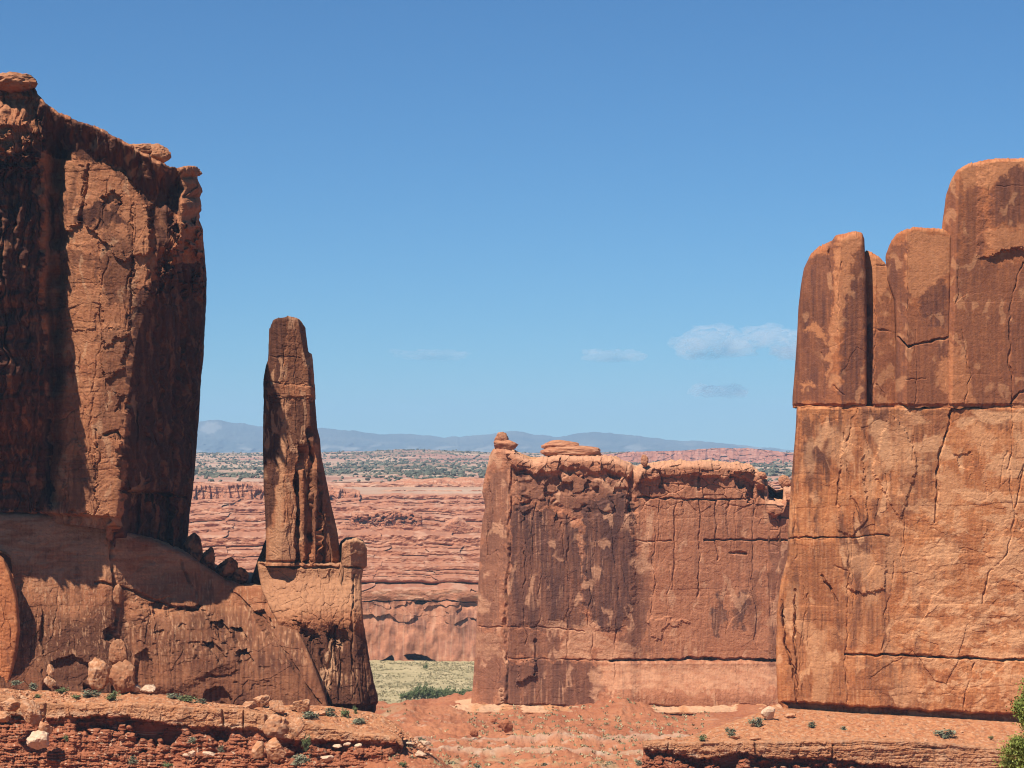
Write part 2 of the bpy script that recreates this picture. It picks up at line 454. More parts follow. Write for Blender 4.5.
# ------------------------------------------------------------------ right cliff: four blocks standing on a sheer wall
def right_cliff():
    root = tag(empty('cliff', (Pw(905, 715, 715))), 'sheer orange cliff on the right, crowned by upright blocks above a straight bedding crack', 'cliff')
    D = 700.0
    wz = warpf(301, 5, 16)
    cr = [([(951, 409), (947, 430), (940, 452), (938, 470), (937, 500), (936, 522)], 1.6, 4),
          ([(857, 409), (852, 424), (845, 450), (841, 470), (837, 505)], 1.3, 3),
          ([(786, 539), (800, 537), (840, 538), (862, 536), (888, 535)], 1.2, 3.8),
          ([(848, 536), (849, 570), (847, 640), (846, 712)], 1.2, 2.5),
          ([(846, 655), (868, 655), (900, 654), (930, 657), (960, 658), (1000, 660), (1040, 660)], 1.7, 6),
          ([(1023, 470), (1014, 520), (1008, 556), (990, 570), (982, 604)], 1.3, 3),
          ([(1010, 470), (1012, 500), (1020, 530)], 1.2, 3),
          ([(820, 576), (829, 586), (837, 602)], 1.6, 4), ([(836, 566), (846, 571)], 1.5, 3),
          ([(851, 495), (856, 506), (862, 520)], 1.5, 3),
          ([(793, 590), (795, 640), (797, 700)], 1.4, 4), ([(781, 600), (786, 640), (793, 672), (796, 704)], 1.5, 5),
          ([(976, 664), (968, 690), (962, 712)], 1.3, 3), ([(895, 560), (888, 600), (882, 650)], 1.1, 2),
          ([(1012, 405), (1011, 440), (1008, 470)], 1.0, 2)] + vcracks(31, 790, 870, 410, 640, 7, (0.7, 1.1), (1, 3), 40, 150) \
        + vcracks(32, 870, 1080, 412, 700, 8, (0.7, 1.1), (1, 2.5), 20, 70)
    wth = weather(310, slabs=1.4, slab_wh=(40, 55), fine=0.25, beds=0.4, bed=(6, 40), big=2.0, small=0.5)
    def disp(s, b):
        d = wth(s, b)
        w = warpf(311, 2.0, 9)
        x, y = w(s, b)
        scal = sm(860, 930, s) * sm(470, 540, b)
        f1, e, i = voro((s + 6 * fbm(s / 20, b / 20, 2, 5)) / 17, (b + 6 * fbm(s / 20, b / 20, 2, 6)) / 9, 312)
        d += scal * (0.6 * (i - 0.5) + 0.25 * fbm(s / 7, b / 4, 3, 313))
        d += 2.2 * poly(x, y, [(848, 560), (888, 545), (884, 588), (866, 594), (849, 590)], 1.5) * sm(540, 592, b)
        d += 1.6 * poly(x, y, [(905, 430), (918, 465), (900, 520), (872, 470), (890, 410)], 2)
        d -= 1.4 * poly(x, y, [(955, 455), (972, 452), (974, 466), (958, 468)], 1.5)
        d += 1.5 * poly(x, y, [(862, 450), (868, 520), (852, 535), (838, 530), (842, 440)], 1.5)
        d -= carve(s, b, cr)
        cap = np.clip((411 - b) / 5, 0, 1)
        d -= 5.0 * np.clip(1 - np.abs(b - 407.2 - 1.2 * fbm(s / 13, b * 0, 3, 315)) / 2.2, 0, 1) * (.5 + np.clip(fbm(s / 22, b * 0, 2, 316), -.4, .6))
        foot = sm(9.5, 4.0, lin([(770, 709), (800, 710), (850, 714), (930, 718), (1010, 722), (1080, 724)])(s) - b + 2 * fbm(s / 14, b / 400, 3, 314))
        d -= 15.0 * foot
        return d
    def attrs(s, b):
        x, y = wz(s, b)
        v = 0.8 * stain(s, b, 320, 0.5, 4, 55) * sm(990, 870, s) + .35 * stain(s, b, 319, .42, 14, 20)
        st = 0.6 + 0.5 * fbm(s / 3, b / 60, 3, 321)
        for P, k in (([(862, 412), (950, 412), (938, 450), (930, 505), (905, 520), (898, 470), (868, 440)], .75),
                     ([(812, 410), (822, 410), (822, 560), (816, 560)], .9), ([(868, 500), (900, 495), (912, 515), (880, 530)], .7),
                     ([(785, 545), (848, 545), (846, 708), (790, 706)], .55), ([(848, 600), (895, 585), (880, 640), (850, 650)], .75),
                     ([(866, 660), (890, 665), (928, 700), (930, 716), (890, 714), (868, 690)], .8), ([(848, 540), (905, 535), (900, 560), (882, 585), (850, 585)], .75),
                     ([(958, 410), (1010, 412), (1012, 425), (985, 430), (960, 422)], .7), ([(930, 575), (937, 572), (938, 590), (931, 588)], .9),
                     ([(1005, 600), (1040, 590), (1060, 650), (1010, 655)], .5), ([(850, 410), (900, 410), (860, 470), (838, 500), (830, 440)], .5)):
            v = np.maximum(v, k * poly(x, y, P, 2.5) * np.clip(st, .3, 1.1))
        z = fbm(s / 13, b / 8, 4, 322) + 0.5 * fbm(s / 60, b / 60, 2, 323)
        p = 0.7 * sm(0.2, 0.65, z + .25 * fbm(s / 3, b / 3, 2, 327)) * sm(860, 930, s) * sm(470, 530, b)
        p = np.maximum(p, 0.6 * sm(0.0, .45, fbm(s / 38, b / 17, 4, 330)) * sm(880, 940, s) * sm(700, 660, b))
        p = np.maximum(p, .35 * sm(.1, .5, fbm(s / 26, b / 60, 4, 331)) * sm(415, 430, b))
        p = np.maximum(p, 0.55 * sm(0.86, 0.98, ridged(s / 30, b / 55, 3, 324) / 1.25) * sm(0, .3, fbm(s / 30, b / 30, 2, 325)))
        p = np.maximum(p, .3 * sm(.35, .6, fbm(s / 2.2, b / 40, 3, 328)) * sm(0, .4, fbm(s / 40, b / 60, 2, 329)) * sm(900, 860, s))
        p = np.maximum(p, 0.6 * poly(x, y, [(868, 430), (888, 420), (900, 460), (885, 470)], 6))
        return dict(varn_shade=np.clip(v, 0, 1) * (1 - .4 * p), pale=p, tone=tone_of(s, b, 326))
    def macro(a, b):
        m = 0 * a + 10 * sm(1060, 900, a) - 6 * sm(815, 780, a)
        m = m + 3.0 * np.exp(-((a - 880) / 22.0) ** 2) * sm(560, 700, b)
        return m + 5 * sm(600, 715, b)
    loft('lower_wall', [(q, 406.3 + (q - 790) * .004 + .8 * math.sin(q * .13) + .6 * math.sin(q * .41)) for q in range(700, 1200, 5)], [(700, 712), (780, 712), (850, 717), (930, 721), (1010, 726), (1100, 729), (1190, 731)],
         [(400, 797), (420, 796), (450, 794), (500, 790), (540, 788), (560, 787), (580, 781), (610, 777), (650, 776), (700, 778), (730, 779)],
         [(400, 1180), (740, 1188)], D, 90, macro, disp, attrs, M_right, root, er=(4, 4), tr=(3, 2), inward=6)
    # ---- the four blocks
    def block(nm, label, T, L, Rr, off, edge, seed, vp, pp, cracks, extra=None, er=(2.5, 5), tr=(5, 5), amt=.30, thick=38, vk=1.0):
        w2 = weather(seed, slabs=1.0, slab_wh=(34, 70), fine=0.14, beds=0.25, bed=(10, 50), big=1.4, small=0.25)
        def dsp(s, b):
            d = w2(s, b) - carve(s, b, cracks)
            x, y = warpf(seed + 1, 2, 9)(s, b)
            d -= 4.5 * np.clip(1 - (405.6 - b + 1.2 * fbm(s / 11, b * 0, 3, seed + 8)) / 2.2, 0, 1) * (.6 + .9 * np.clip(fbm(s / 24, b * 0, 2, seed + 9), -.4, .6))
            if extra is not None: d = d + extra(x, y)
            return d
        def att(s, b):
            x, y = warpf(seed + 2, 5, 12)(s, b)
            st = np.clip(.85 + .35 * fbm(s / 3.5, b / 50, 3, seed + 4), .4, 1.1)
            v = 0.7 * stain(s, b, seed + 3, amt, 4, 90) * sm(0, 25, b - np.interp(s, *zip(*sorted(T))))
            for P, k in vp: v = np.maximum(v, k * vk * poly(x, y, P, 4.5) * st)
            p = 0.45 * sm(0.86, 0.98, ridged(s / 26, b / 45, 3, seed + 6) / 1.25) * sm(0, .3, fbm(s / 25, b / 25, 2, seed + 5))
            for P, k in pp:
                q = poly(x, y, P, 2.5) * k
                v = v * (1 - np.clip(q * 1.2, 0, 1)); p = np.maximum(p, q * .35)
            return dict(varn_shade=np.clip(v, 0, 1), pale=p, tone=tone_of(s, b, seed + 7))
        def mac(a, b):
            e = np.interp(b, *zip(*edge))
            return off - 0.9 * np.maximum(0, e - a) - 0.15 * np.maximum(0, a - e)
        wob = [(q, 407.6 + .9 * math.sin(q * .19 + seed) + .7 * math.sin(q * .53 + seed)) for q in range(780, 1200, 5)]
        o = loft(nm, T, wob, L, Rr, D, thick, mac, dsp, att, M_block, root, er=er, tr=tr, inward=8, du=.65, dv=.65, chip=1.3)
        o['label'] = label
    block('pillar', 'rounded varnished block at the free left end of the crown',
          [(792, 404), (794, 380), (796, 350), (798, 310), (801, 285), (804, 269), (811, 254), (820, 246), (831, 241), (836, 235), (845, 232.5), (856, 231), (862, 233), (865, 241), (868, 262)],
          [(231, 792), (408, 792)], [(231, 864), (280, 866), (408, 867)], 12, [(230, 842), (300, 838), (408, 842)], 330,
          [([(792, 262), (826, 256), (838, 262), (830, 330), (828, 405), (790, 405)], .8), ([(800, 300), (812, 262), (828, 260), (832, 300), (822, 345), (800, 330)], .9), ([(797, 345), (822, 352), (826, 395), (800, 385)], .85),
           ([(846, 262), (864, 240), (866, 400), (838, 404), (842, 330)], .9), ([(828, 330), (836, 402), (820, 404)], .6), ([(829, 240), (836, 238), (838, 258), (830, 262)], .9)],
          [([(838, 236), (858, 233), (852, 262), (846, 300), (838, 335), (830, 372), (824, 380), (830, 330), (838, 280)], 1), ([(800, 330), (816, 322), (830, 345), (812, 332)], .8), ([(794, 375), (812, 385), (820, 386), (806, 392)], .9)],
          [([(831, 243), (829, 262), (834, 282), (833, 312)], 1.2, 3), ([(841, 262), (837, 290), (839, 330)], 1, 2), ([(822, 352), (824, 402)], .8, 1.5), ([(834, 386), (843, 395)], 1.3, 2)], tr=(8, 8), er=(4, 4))
    block('flake', 'low pointed block wedged between two taller ones',
          [(860, 258), (866, 251), (874, 254), (880, 257), (888, 266), (892, 276), (896, 290)], [(250, 860), (408, 860)], [(250, 895), (408, 899)],
          -3, [(250, 876), (408, 874)], 340,
          [([(864, 310), (874, 305), (874, 405), (862, 405)], .9), ([(878, 290), (896, 285), (897, 404), (874, 404)], .55)],
          [([(864, 250), (890, 262), (894, 280), (880, 300), (876, 290), (864, 285)], 1)],
          [([(864, 271), (876, 266), (886, 265)], 1.0, 2.4), ([(864, 328), (880, 330), (896, 332)], 1.1, 2.5), ([(875, 300), (875, 330), (873, 404)], 1.1, 2), ([(875, 384), (884, 396), (888, 404)], 1.1, 2)], tr=(5, 5))
    block('pillar', 'square-topped block with a bare orange head and dark lower face',
          [(884, 268), (886, 254), (890, 243), (896, 235), (905, 229), (914, 227.5), (930, 228.5), (944, 229), (950, 234), (952, 246), (953, 270)],
          [(227, 884), (280, 887), (300, 894), (330, 896), (408, 895)], [(227, 952), (340, 950), (360, 954), (408, 955)], 15, [(227, 907), (408, 907)], 350,
          [([(884, 285), (908, 300), (918, 318), (952, 300), (955, 405), (895, 405)], .5), ([(884, 262), (896, 244), (907, 240), (907, 405), (894, 405)], .8), ([(918, 300), (936, 282), (948, 280), (949, 330), (934, 332), (930, 312), (922, 330)], .9), ([(886, 250), (906, 240), (906, 400), (896, 402), (888, 300)], .65),
           ([(908, 348), (948, 336), (940, 360), (936, 380), (950, 404), (908, 404)], .6), ([(936, 340), (950, 340), (950, 372), (940, 362)], .8)],
          [([(908, 230), (950, 232), (951, 270), (935, 285), (918, 300), (908, 300)], 1), ([(936, 375), (952, 345), (955, 392), (944, 395)], .9)],
          [([(898, 337), (907, 346), (920, 344), (940, 339), (951, 337)], 1.6, 5), ([(908, 250), (908, 300), (907, 340)], .8, 1.2), ([(898, 280), (906, 278)], 1, 2), ([(905, 380), (925, 379)], .9, 1.5),
           ([(917, 330), (916, 404)], .8, 1.2)], tr=(4, 4))
    def shelf(x, y):   # the head of the tallest block juts over its face: a slanting dark lip
        return 4.5 * poly(x, y, [(976, 150), (1200, 150), (1200, 245), (1024, 249), (1004, 250), (990, 255), (978, 257)], 1.5) * sm(970, 1000, x)
    block('pillar', 'tallest block, its jutting head casting a dark slanting lip',
          [(940, 246), (943, 220), (946, 196), (951, 181), (958, 170), (968, 164), (980, 160.5), (1000, 159), (1030, 159), (1060, 160), (1090, 163), (1165, 166), (1182, 182)],
          [(159, 940), (230, 941), (300, 944), (360, 946), (408, 948)], [(159, 1182), (408, 1182)], 12, [(159, 960), (300, 955), (408, 952)], 360,
          [([(946, 250), (985, 262), (1110, 268), (1110, 405), (952, 405)], .55), ([(988, 222), (990, 190), (1000, 172), (1015, 168), (1060, 172), (1060, 228), (1004, 226)], .85), ([(964, 186), (983, 184), (984, 300), (968, 330), (962, 250)], .6), ([(940, 240), (948, 190), (960, 180), (962, 230), (948, 300), (946, 404), (942, 404)], .65),
           ([(966, 280), (990, 262), (1060, 270), (1060, 330), (968, 330)], .55), ([(950, 190), (960, 184), (962, 230), (946, 240)], .45), ([(964, 330), (1010, 335), (1010, 404), (968, 400)], .4),
           ([(1008, 340), (1024, 290), (1070, 290), (1070, 404), (1016, 404)], .65)],
          [([(958, 160), (1060, 158), (1070, 170), (1012, 168), (995, 180), (985, 186), (962, 184)], 1), ([(985, 228), (1024, 232), (1070, 232), (1070, 250), (985, 252)], .8), ([(948, 340), (962, 350), (975, 402), (950, 404)], .7)],
          [([(1022, 262), (1014, 290), (1010, 310), (1010, 345), (1014, 404)], 1.2, 3), ([(990, 186), (1024, 187)], .7, .8), ([(962, 330), (970, 376), (965, 404)], .9, 2), ([(1012, 404), (1018, 395), (1030, 388)], 1.6, 4)],
          shelf, tr=(4, 4))
right_cliff()

# ------------------------------------------------------------------ the broad butte in the middle
def middle_butte():
    root = tag(empty('butte', Pw(630, 711, 1020)), 'broad flat-topped red butte standing alone in the gap, dark varnish on its left half', 'butte')
    D = 1000.0
    wth = weather(410, slabs=1.5, slab_wh=(22, 80), fine=0.28, beds=0.25, bed=(8, 40), big=1.6, small=0.5)
    T = [(484, 461), (490, 457), (492, 451), (496, 449), (506, 449), (514, 452), (522, 456), (533, 461), (546, 457), (562, 455), (598, 456), (618, 459), (632, 466), (636, 471), (640, 466), (650, 465), (660, 463), (700, 461.5),
         (740, 464), (752, 467), (757, 472), (760, 478), (768, 479), (770, 500), (779, 502), (781, 487), (800, 486), (815, 488)]
    cleft = [(634, 465), (632, 480), (631, 496), (627, 512)]
    cr = [([(510, 455), (511, 480), (510, 500), (509, 560), (507, 600), (505, 625), (507, 650), (506, 705)], 1.6, 4),
          (cleft, 4.0, 8), ([(470, 626), (505, 627), (540, 627), (560, 628), (585, 632)], 1.0, 2.5), ([(505, 658), (540, 659), (600, 660), (640, 661)], 1.1, 3),
          ([(610, 661), (660, 660), (690, 659), (740, 659), (776, 661)], 2.0, 7), ([(636, 541), (660, 541), (672, 541)], 1.2, 3), ([(705, 540), (740, 540), (790, 540)], 1.5, 4),
          ([(675, 500), (676, 540), (672, 590)], 1.4, 3), ([(699, 500), (699, 600)], 1.1, 3), ([(716, 490), (716, 540), (718, 560)], 1.6, 3),
          ([(729, 500), (728, 530)], 1.3, 3), ([(754, 480), (753, 545), (752, 590)], 1.0, 2), ([(730, 553), (745, 553)], 1.8, 4), ([(660, 497), (658, 540)], 0.9, 2),
          ([(638, 497), (680, 499), (745, 500)], 1.3, 3.5), ([(660, 472), (661, 487)], 1.5, 4), ([(701, 474), (700, 490)], 1.5, 4), ([(678, 486), (678, 497)], 1.3, 3),
          ([(498, 660), (499, 690)], 1.2, 2), ([(535, 640), (536, 660)], 1.8, 4)] + vcracks(41, 515, 635, 500, 600, 9, (0.7, 1.2), (1, 2.5), 40, 130) \
        + vcracks(42, 640, 790, 500, 600, 4, (0.7, 1.1), (1, 3), 30, 120) + vcracks(43, 475, 510, 470, 690, 5, (0.7, 1), (1, 2), 30, 90)
    tl = lin(T)
    def disp(s, b):
        d = wth(s, b)
        x, y = warpf(411, 2.2, 8)(s, b)
        dep = b - tl(s)
        # rim: capping bed over a broken, cavernous zone
        rim = sm(500, 516, s)
        jut = .35 + 1.1 * voro(s / 16 + .4 * fbm(s / 9, b / 30, 2, 409), b * 0 + .5, 410)[2]
        edge_ = 13 + 5 * fbm(s / 14, b * 0, 3, 412)
        d += 6.0 * rim * jut * sm(edge_ + 2.5, edge_ - 1, dep) - 2.0 * rim * sm(6, 0, dep) + 2.5 * rim * (voro(s / 10, b / 5, 408)[2] - .5) * sm(22, 8, dep)
        cave = sm(0.0, 0.55, fbm(s / 17, b / 13, 3, 413) + 0.25) * sm(12, 20, dep) * sm(62, 46, dep + 12 * fbm(s / 20, b / 200, 2, 414)) * sm(512, 522, s) * sm(642, 632, s)
        f1, e, i = voro((s + 4 * fbm(s / 12, b / 12, 2, 7)) / 13, (b + 4 * fbm(s / 12, b / 12, 2, 8)) / 15, 415)
        d += cave * (9 * (i - 0.75)) + 1.2 * (i - .5) * sm(90, 60, dep) * sm(512, 520, s) * sm(642, 636, s)
        r2 = sm(640, 646, s)
        f1, e, i = voro((s + 2 * fbm(s / 9, b / 9, 2, 17)) / 19, (b) / 11, 416)
        d += r2 * sm(60, 30, dep) * (2.2 * (i - .5) - 1.2 * np.clip(1 - e / .08, 0, 1))
        d -= 6 * poly(x, y, [(728, 472), (756, 472), (754, 484), (756, 500), (750, 502), (746, 488), (736, 484)], 2)
        d += 3 * poly(x, y, [(503, 680), (506, 664), (530, 662), (534, 690), (512, 692)], 2) * 0
        d += 4.0 * poly(x, y, [(519, 661), (536, 659), (535, 676), (528, 676), (517, 684)], 1.5)
        d += 3.0 * poly(x, y, [(494, 712), (498, 690), (503, 690), (504, 712)], 1.5)
        d += 1.0 * poly(x, y, [(520, 545), (560, 540), (575, 600), (560, 622), (512, 625)], 5) + 1.3 * poly(x, y, [(582, 520), (632, 512), (634, 600), (622, 628), (596, 630), (582, 600)], 5)
        d += 1.2 * poly(x, y, [(648, 622), (660, 617), (690, 622), (668, 626), (656, 640)], 1.5)
        d -= carve(s, b, cr)
        d -= 3.0 * np.clip(1 - np.abs(b - 706 - 2 * fbm(s / 30, b / 300, 2, 417)) / 2.2, 0, 1) * sm(0.0, .3, fbm(s / 40, b / 400, 2, 418) + .2)
        return d
    def attrs(s, b):
        x, y = warpf(420, 5, 13)(s, b)
        st = np.clip(0.85 + 0.22 * fbm(s / 2.6, b / 55, 3, 421) + .3 * fbm(s / 11, b / 70, 3, 419), .3, 1.1)
        v = 0.55 * stain(s, b, 422, 0.42, 2.6, 80) * (.6 + .4 * sm(660, 640, s))
        for P, k in (([(512, 500), (560, 515), (580, 530), (585, 630), (540, 630), (506, 626), (509, 560)], .95), ([(582, 500), (634, 490), (636, 560), (632, 610), (620, 630), (596, 630), (584, 600)], 1.05),
                     ([(515, 470), (560, 478), (620, 478), (634, 500), (600, 520), (540, 505), (513, 495)], .6), ([(484, 480), (508, 465), (508, 560), (500, 625), (478, 625), (480, 560)], .62),
                     ([(506, 662), (560, 660), (598, 664), (604, 690), (596, 708), (500, 709)], .8), ([(474, 630), (505, 630), (503, 700), (474, 700)], .5), ([(505, 630), (560, 632), (560, 658), (506, 658)], .65),
                     ([(636, 560), (652, 555), (648, 610), (640, 655), (620, 650)], .7), ([(712, 610), (722, 590), (726, 620), (718, 640), (710, 632)], .95), ([(738, 600), (748, 585), (750, 610), (742, 625), (730, 632)], .85),
                     ([(752, 570), (762, 570), (758, 630), (748, 640)], .5), ([(770, 540), (790, 540), (786, 700), (768, 680)], .55)):
            v = np.maximum(v, k * poly(x, y, P, 2.5) * st)
        p = 0.5 * sm(0.86, 0.98, ridged(s / 24, b / 60, 3, 424) / 1.25) * sm(0, .3, fbm(s / 30, b / 30, 2, 425)) + .3 * sm(.35, .6, fbm(s / 2.2, b / 45, 3, 423)) * sm(0, .4, fbm(s / 40, b / 60, 2, 429))
        for P, k in (([(565, 632), (580, 618), (600, 625), (606, 640), (590, 655), (560, 655)], .7), ([(478, 590), (490, 600), (488, 615), (478, 612)], .6), ([(474, 632), (500, 632), (500, 660), (474, 655)], .45),
                     ([(600, 640), (640, 642), (640, 658), (606, 658)], .5), ([(600, 664), (775, 662), (780, 690), (640, 690), (606, 690)], .55), ([(590, 668), (600, 664), (606, 672), (600, 700), (592, 708)], .6)):
            p = np.maximum(p, k * poly(x, y, P, 2.5) * np.clip(.7 + .6 * fbm(s / 14, b / 5, 3, 426), 0, 1))
        top = sm(9, 3, b - tl(s)) * sm(500, 520, s)
        return dict(varn_shade=np.clip(v, 0, 1) * (1 - .6 * p) * (1 - top), pale=np.maximum(p, .55 * top), tone=tone_of(s, b, 427))
    def macro(a, b):
        m = 14 - 0.75 * np.maximum(0, 510 - a) - 0.10 * np.maximum(0, a - 640) - 3 * sm(630, 642, a)
        m = m + 11 * sm(664, 700, b) * sm(590, 625, a) + 3 * sm(660, 664, b) * sm(590, 620, a) + 3 * sm(640, 710, b)
        return m - 6 * sm(757, 762, a) * sm(505, 495, b)
    loft('wall', T, [(440, 711), (475, 712), (600, 712), (660, 712), (830, 713)],
         [(449, 491), (458, 489), (470, 486), (482, 483.5), (492, 482), (500, 484), (508, 485), (520, 482.5), (535, 481), (570, 479.5), (600, 478), (640, 476), (680, 473), (712, 470)],
         [(449, 818), (712, 818)], D, 62, macro, disp, attrs, M_mid, root, er=(5, 5), tr=(4, 5), du=.62, dv=.62, toprough=3, topk=.8, chip=.9)
    # pale ledge the butte stands on
    def la(s, b):
        p = 0.32 * sm(5.0, 2.0, b - 709 + 1.2 * fbm(s / 9, b / 9, 2, 431)) * sm(-.2, .2, fbm(s / 26, b / 90, 2, 432) + .25)
        return dict(varn_shade=.3 * stain(s, b, 433), pale=p, tone=tone_of(s, b, 434))
    def lmac(a, b):
        return 34 + 0 * a - 3.5 * sm(713.5, 715, b) * sm(718.5, 716.5, b) + 6 * sm(717, 722, b)
    f = weather(435, slabs=2, slab_wh=(14, 6), fine=.8, beds=1.2, bed=(2, 5), big=2.0, small=1.0)
    loft('base_ledge', [(440, 712), (470, 711), (600, 711.5), (790, 710.5)], [(440, 724), (800, 724)], [(700, 452), (724, 446)], [(700, 786), (724, 792)], 985, 40, lmac, f, la, M_cap, root,
         er=(10, 20), tr=(2, 2), dv=.5)
middle_butte()
# ------------------------------------------------------------------ left cliff: a tall wall on a bulging slickrock foot
def left_cliff():
    root = tag(empty('cliff', Pw(100, 700, 640)), 'dark brown cliff towering on the left, half in its own shadow under a jutting rim', 'cliff')
    D = 600.0
    T = [(-120, 74), (0, 75), (14, 76), (34, 84), (38, 93), (46, 104), (60, 113), (75, 119), (100, 127), (126, 142), (150, 156), (170, 166), (178, 168), (188, 166), (198, 167), (204, 172)]
    tl = lin(T)
    edge = lin([(90, 175), (150, 168), (200, 165), (250, 158), (300, 147), (340, 136), (400, 126), (460, 121), (520, 114), (560, 110)])
    wth = weather(510, slabs=3.0, slab_wh=(24, 60), fine=0.6, beds=0.6, bed=(4, 26), big=3.0, small=1.1)
    cr = [([(110, 180), (104, 215), (108, 260), (100, 300), (102, 340), (94, 380), (90, 430), (92, 500)], 1.1, 2.4), ([(88, 165), (86, 200), (80, 220)], 1.8, 6),
          ([(132, 200), (134, 260), (126, 300), (130, 330)], 1.2, 3.2), ([(104, 434), (118, 432), (122, 440)], 2.0, 6), ([(66, 490), (66, 520)], 1.2, 3), ([(92, 440), (94, 515)], 1.0, 2),
          ([(62, 420), (74, 410), (78, 440), (70, 470), (68, 512)], 1.1, 3), ([(44, 140), (44, 300), (40, 420), (38, 512)], 2.0, 7), ([(118, 491), (150, 492), (186, 497)], 1.6, 6),
          ([(160, 260), (164, 330), (160, 420), (162, 490)], 2.0, 6), ([(186, 240), (184, 330), (178, 420), (172, 540)], 2.0, 6), ([(148, 400), (146, 490), (148, 540)], 2.0, 5)] \
        + vcracks(51, 60, 125, 180, 470, 6, (0.8, 1.4), (1.5, 4), 30, 110) + vcracks(52, -60, 44, 130, 480, 16, (0.9, 1.8), (2, 5), 50, 160) + vcracks(53, 130, 200, 200, 480, 12, (0.9, 1.8), (2, 5), 60, 160)
    def macro(a, b):
        e = edge(b)
        pier = 84 - 1.2 * np.clip(a, -15, 46)
        slot = np.exp(-((a - 56 - 5 * fbm(b / 60, a * 0, 2, 514) + .03 * (b - 300)) / 7.0) ** 2) * sm(118, 150, b) * sm(512, 490, b)
        pf = lin([(88, 0), (125, .78), (180, .72), (230, .9), (290, 1.22), (318, 1.05), (340, 1.12), (375, 1.28), (415, 1.0), (445, .55), (475, .24), (505, .08), (560, .05)])
        pier = pier * (pf(b) + .10 * fbm(b / 16, a / 60, 3, 512))
        m = pier * sm(54, 43, a) + (6 + 10 * sm(58, 95, a)) * sm(40, 60, a)
        m = m - 42 * slot * (.7 + .5 * fbm(b / 30, a / 60, 2, 515)) + (13 * np.abs(fbm((a + 7 * fbm(a / 40, b / 34, 3, 509)) / 12, b / 75, 3, 516)) - 5) * sm(50, 38, a) + 9 * sm(.1, .6, fbm(a / 7, b / 9, 3, 511)) * sm(46, 36, a) * sm(112, 125, b) * sm(190, 165, b)
        q = a - e
        m = m - 1.5 * np.maximum(0, q) - 0.9 * np.maximum(0, q - 14)
        # a lit shoulder stands out of the receding end, and the far edge has its own pillar
        m = m + 44 * np.exp(-((a - 181 + 0.12 * (b - 220)) / 8.0) ** 2) * sm(186, 204, b) * sm(300, 240, b) + 20 * np.exp(-((a - 167) / 6.0) ** 2) * sm(200, 212, b) * sm(256, 240, b)
        m = m + 16 * sm(176, 184, a) * sm(262, 238, b)
        m = m - 45 * sm(490, 494, b) * sm(124, 132, a) * sm(174, 168, a) * (.6 + .5 * np.abs(fbm(a / 9, b / 60, 2, 517)))
        m = m - 9 * np.abs(fbm((a + 7 * fbm(a / 40, b / 34, 3, 508)) / 10, b / 80, 3, 518)) * sm(e + 2, e + 14, a)
        m = m + 15 * sm(.2, .7, fbm(a / 8, b / 10, 3, 519) + .1) * sm(e + 4, e + 10, a) * sm(205, 225, b) * sm(310, 280, b)
        rimh = 13 + 0.10 * np.clip(a - 40, 0, 140)
        under = (b - tl(a))
        ov = lin([(26, 4), (40, 15), (60, 20), (110, 22), (140, 27), (165, 24), (176, 10), (184, 3)])(a) * (1 + .35 * fbm(a / 13, b / 40, 3, 513))
        out = ov * np.clip(1 - (under - 3) / (ov * 1.15 + 4), 0, 1)
        out = out + 9 * np.clip(1 - (under - 16) / 8, 0, 1) * sm(60, 20, a)
        notch = 18 * np.exp(-((a - 70) / 16.0) ** 2) * sm(170, 160, b) * sm(128, 145, b)
        return m + out - notch * 0 + 4 * sm(300, 520, b)
    def disp(s, b):
        d = wth(s, b)
        x, y = warpf(511, 3, 10)(s, b)
        for P, k in (([(64, 165), (74, 158), (86, 170), (84, 222), (70, 230), (62, 210)], 5), ([(88, 172), (104, 160), (122, 172), (150, 205), (152, 250), (124, 262), (98, 236), (84, 222)], 5),
                     ([(66, 450), (74, 440), (94, 456), (96, 515), (66, 512)], 2.5), ([(95, 440), (118, 438), (120, 516), (98, 516)], 3.5), ([(100, 250), (132, 255), (130, 330), (104, 350)], 3),
                     ([(104, 330), (128, 330), (122, 370), (104, 380)], 4), ([(134, 200), (152, 215), (148, 300), (134, 310)], 3), ([(60, 250), (100, 240), (102, 300), (94, 330), (60, 330)], 1.5)):
            d += k * poly(x, y, P, 1.6)
        d -= 6 * poly(x, y, [(102, 198), (108, 192), (122, 196), (124, 203), (104, 206)], 2) + 4 * poly(x, y, [(118, 396), (126, 396), (126, 412), (118, 410)], 2)
        for c in (136, 150, 166):
            d += 4.5 * np.exp(-((b - c - 3 * fbm(s / 15, b / 60, 2, c)) / 5.0) ** 2) * sm(18, 6, s) * sm(-40, -5, s)
        for c, k in ((186, 4), (208, 5), (228, 3)):
            d += k * np.exp(-((b - c) / 7.0) ** 2) * sm(176, 184, s)
        d -= 3 * np.exp(-((b - 177) / 1.6) ** 2) * sm(180, 186, s) + 3 * np.exp(-((b - 197) / 2.0) ** 2) * sm(178, 186, s)
        d -= carve(s, b, cr)
        foot = lin([(-100, 513), (0, 512), (50, 514), (108, 517), (130, 540), (200, 556)])(s)
        d -= 9 * sm(-1.5, 1.5, b - foot)
        return d
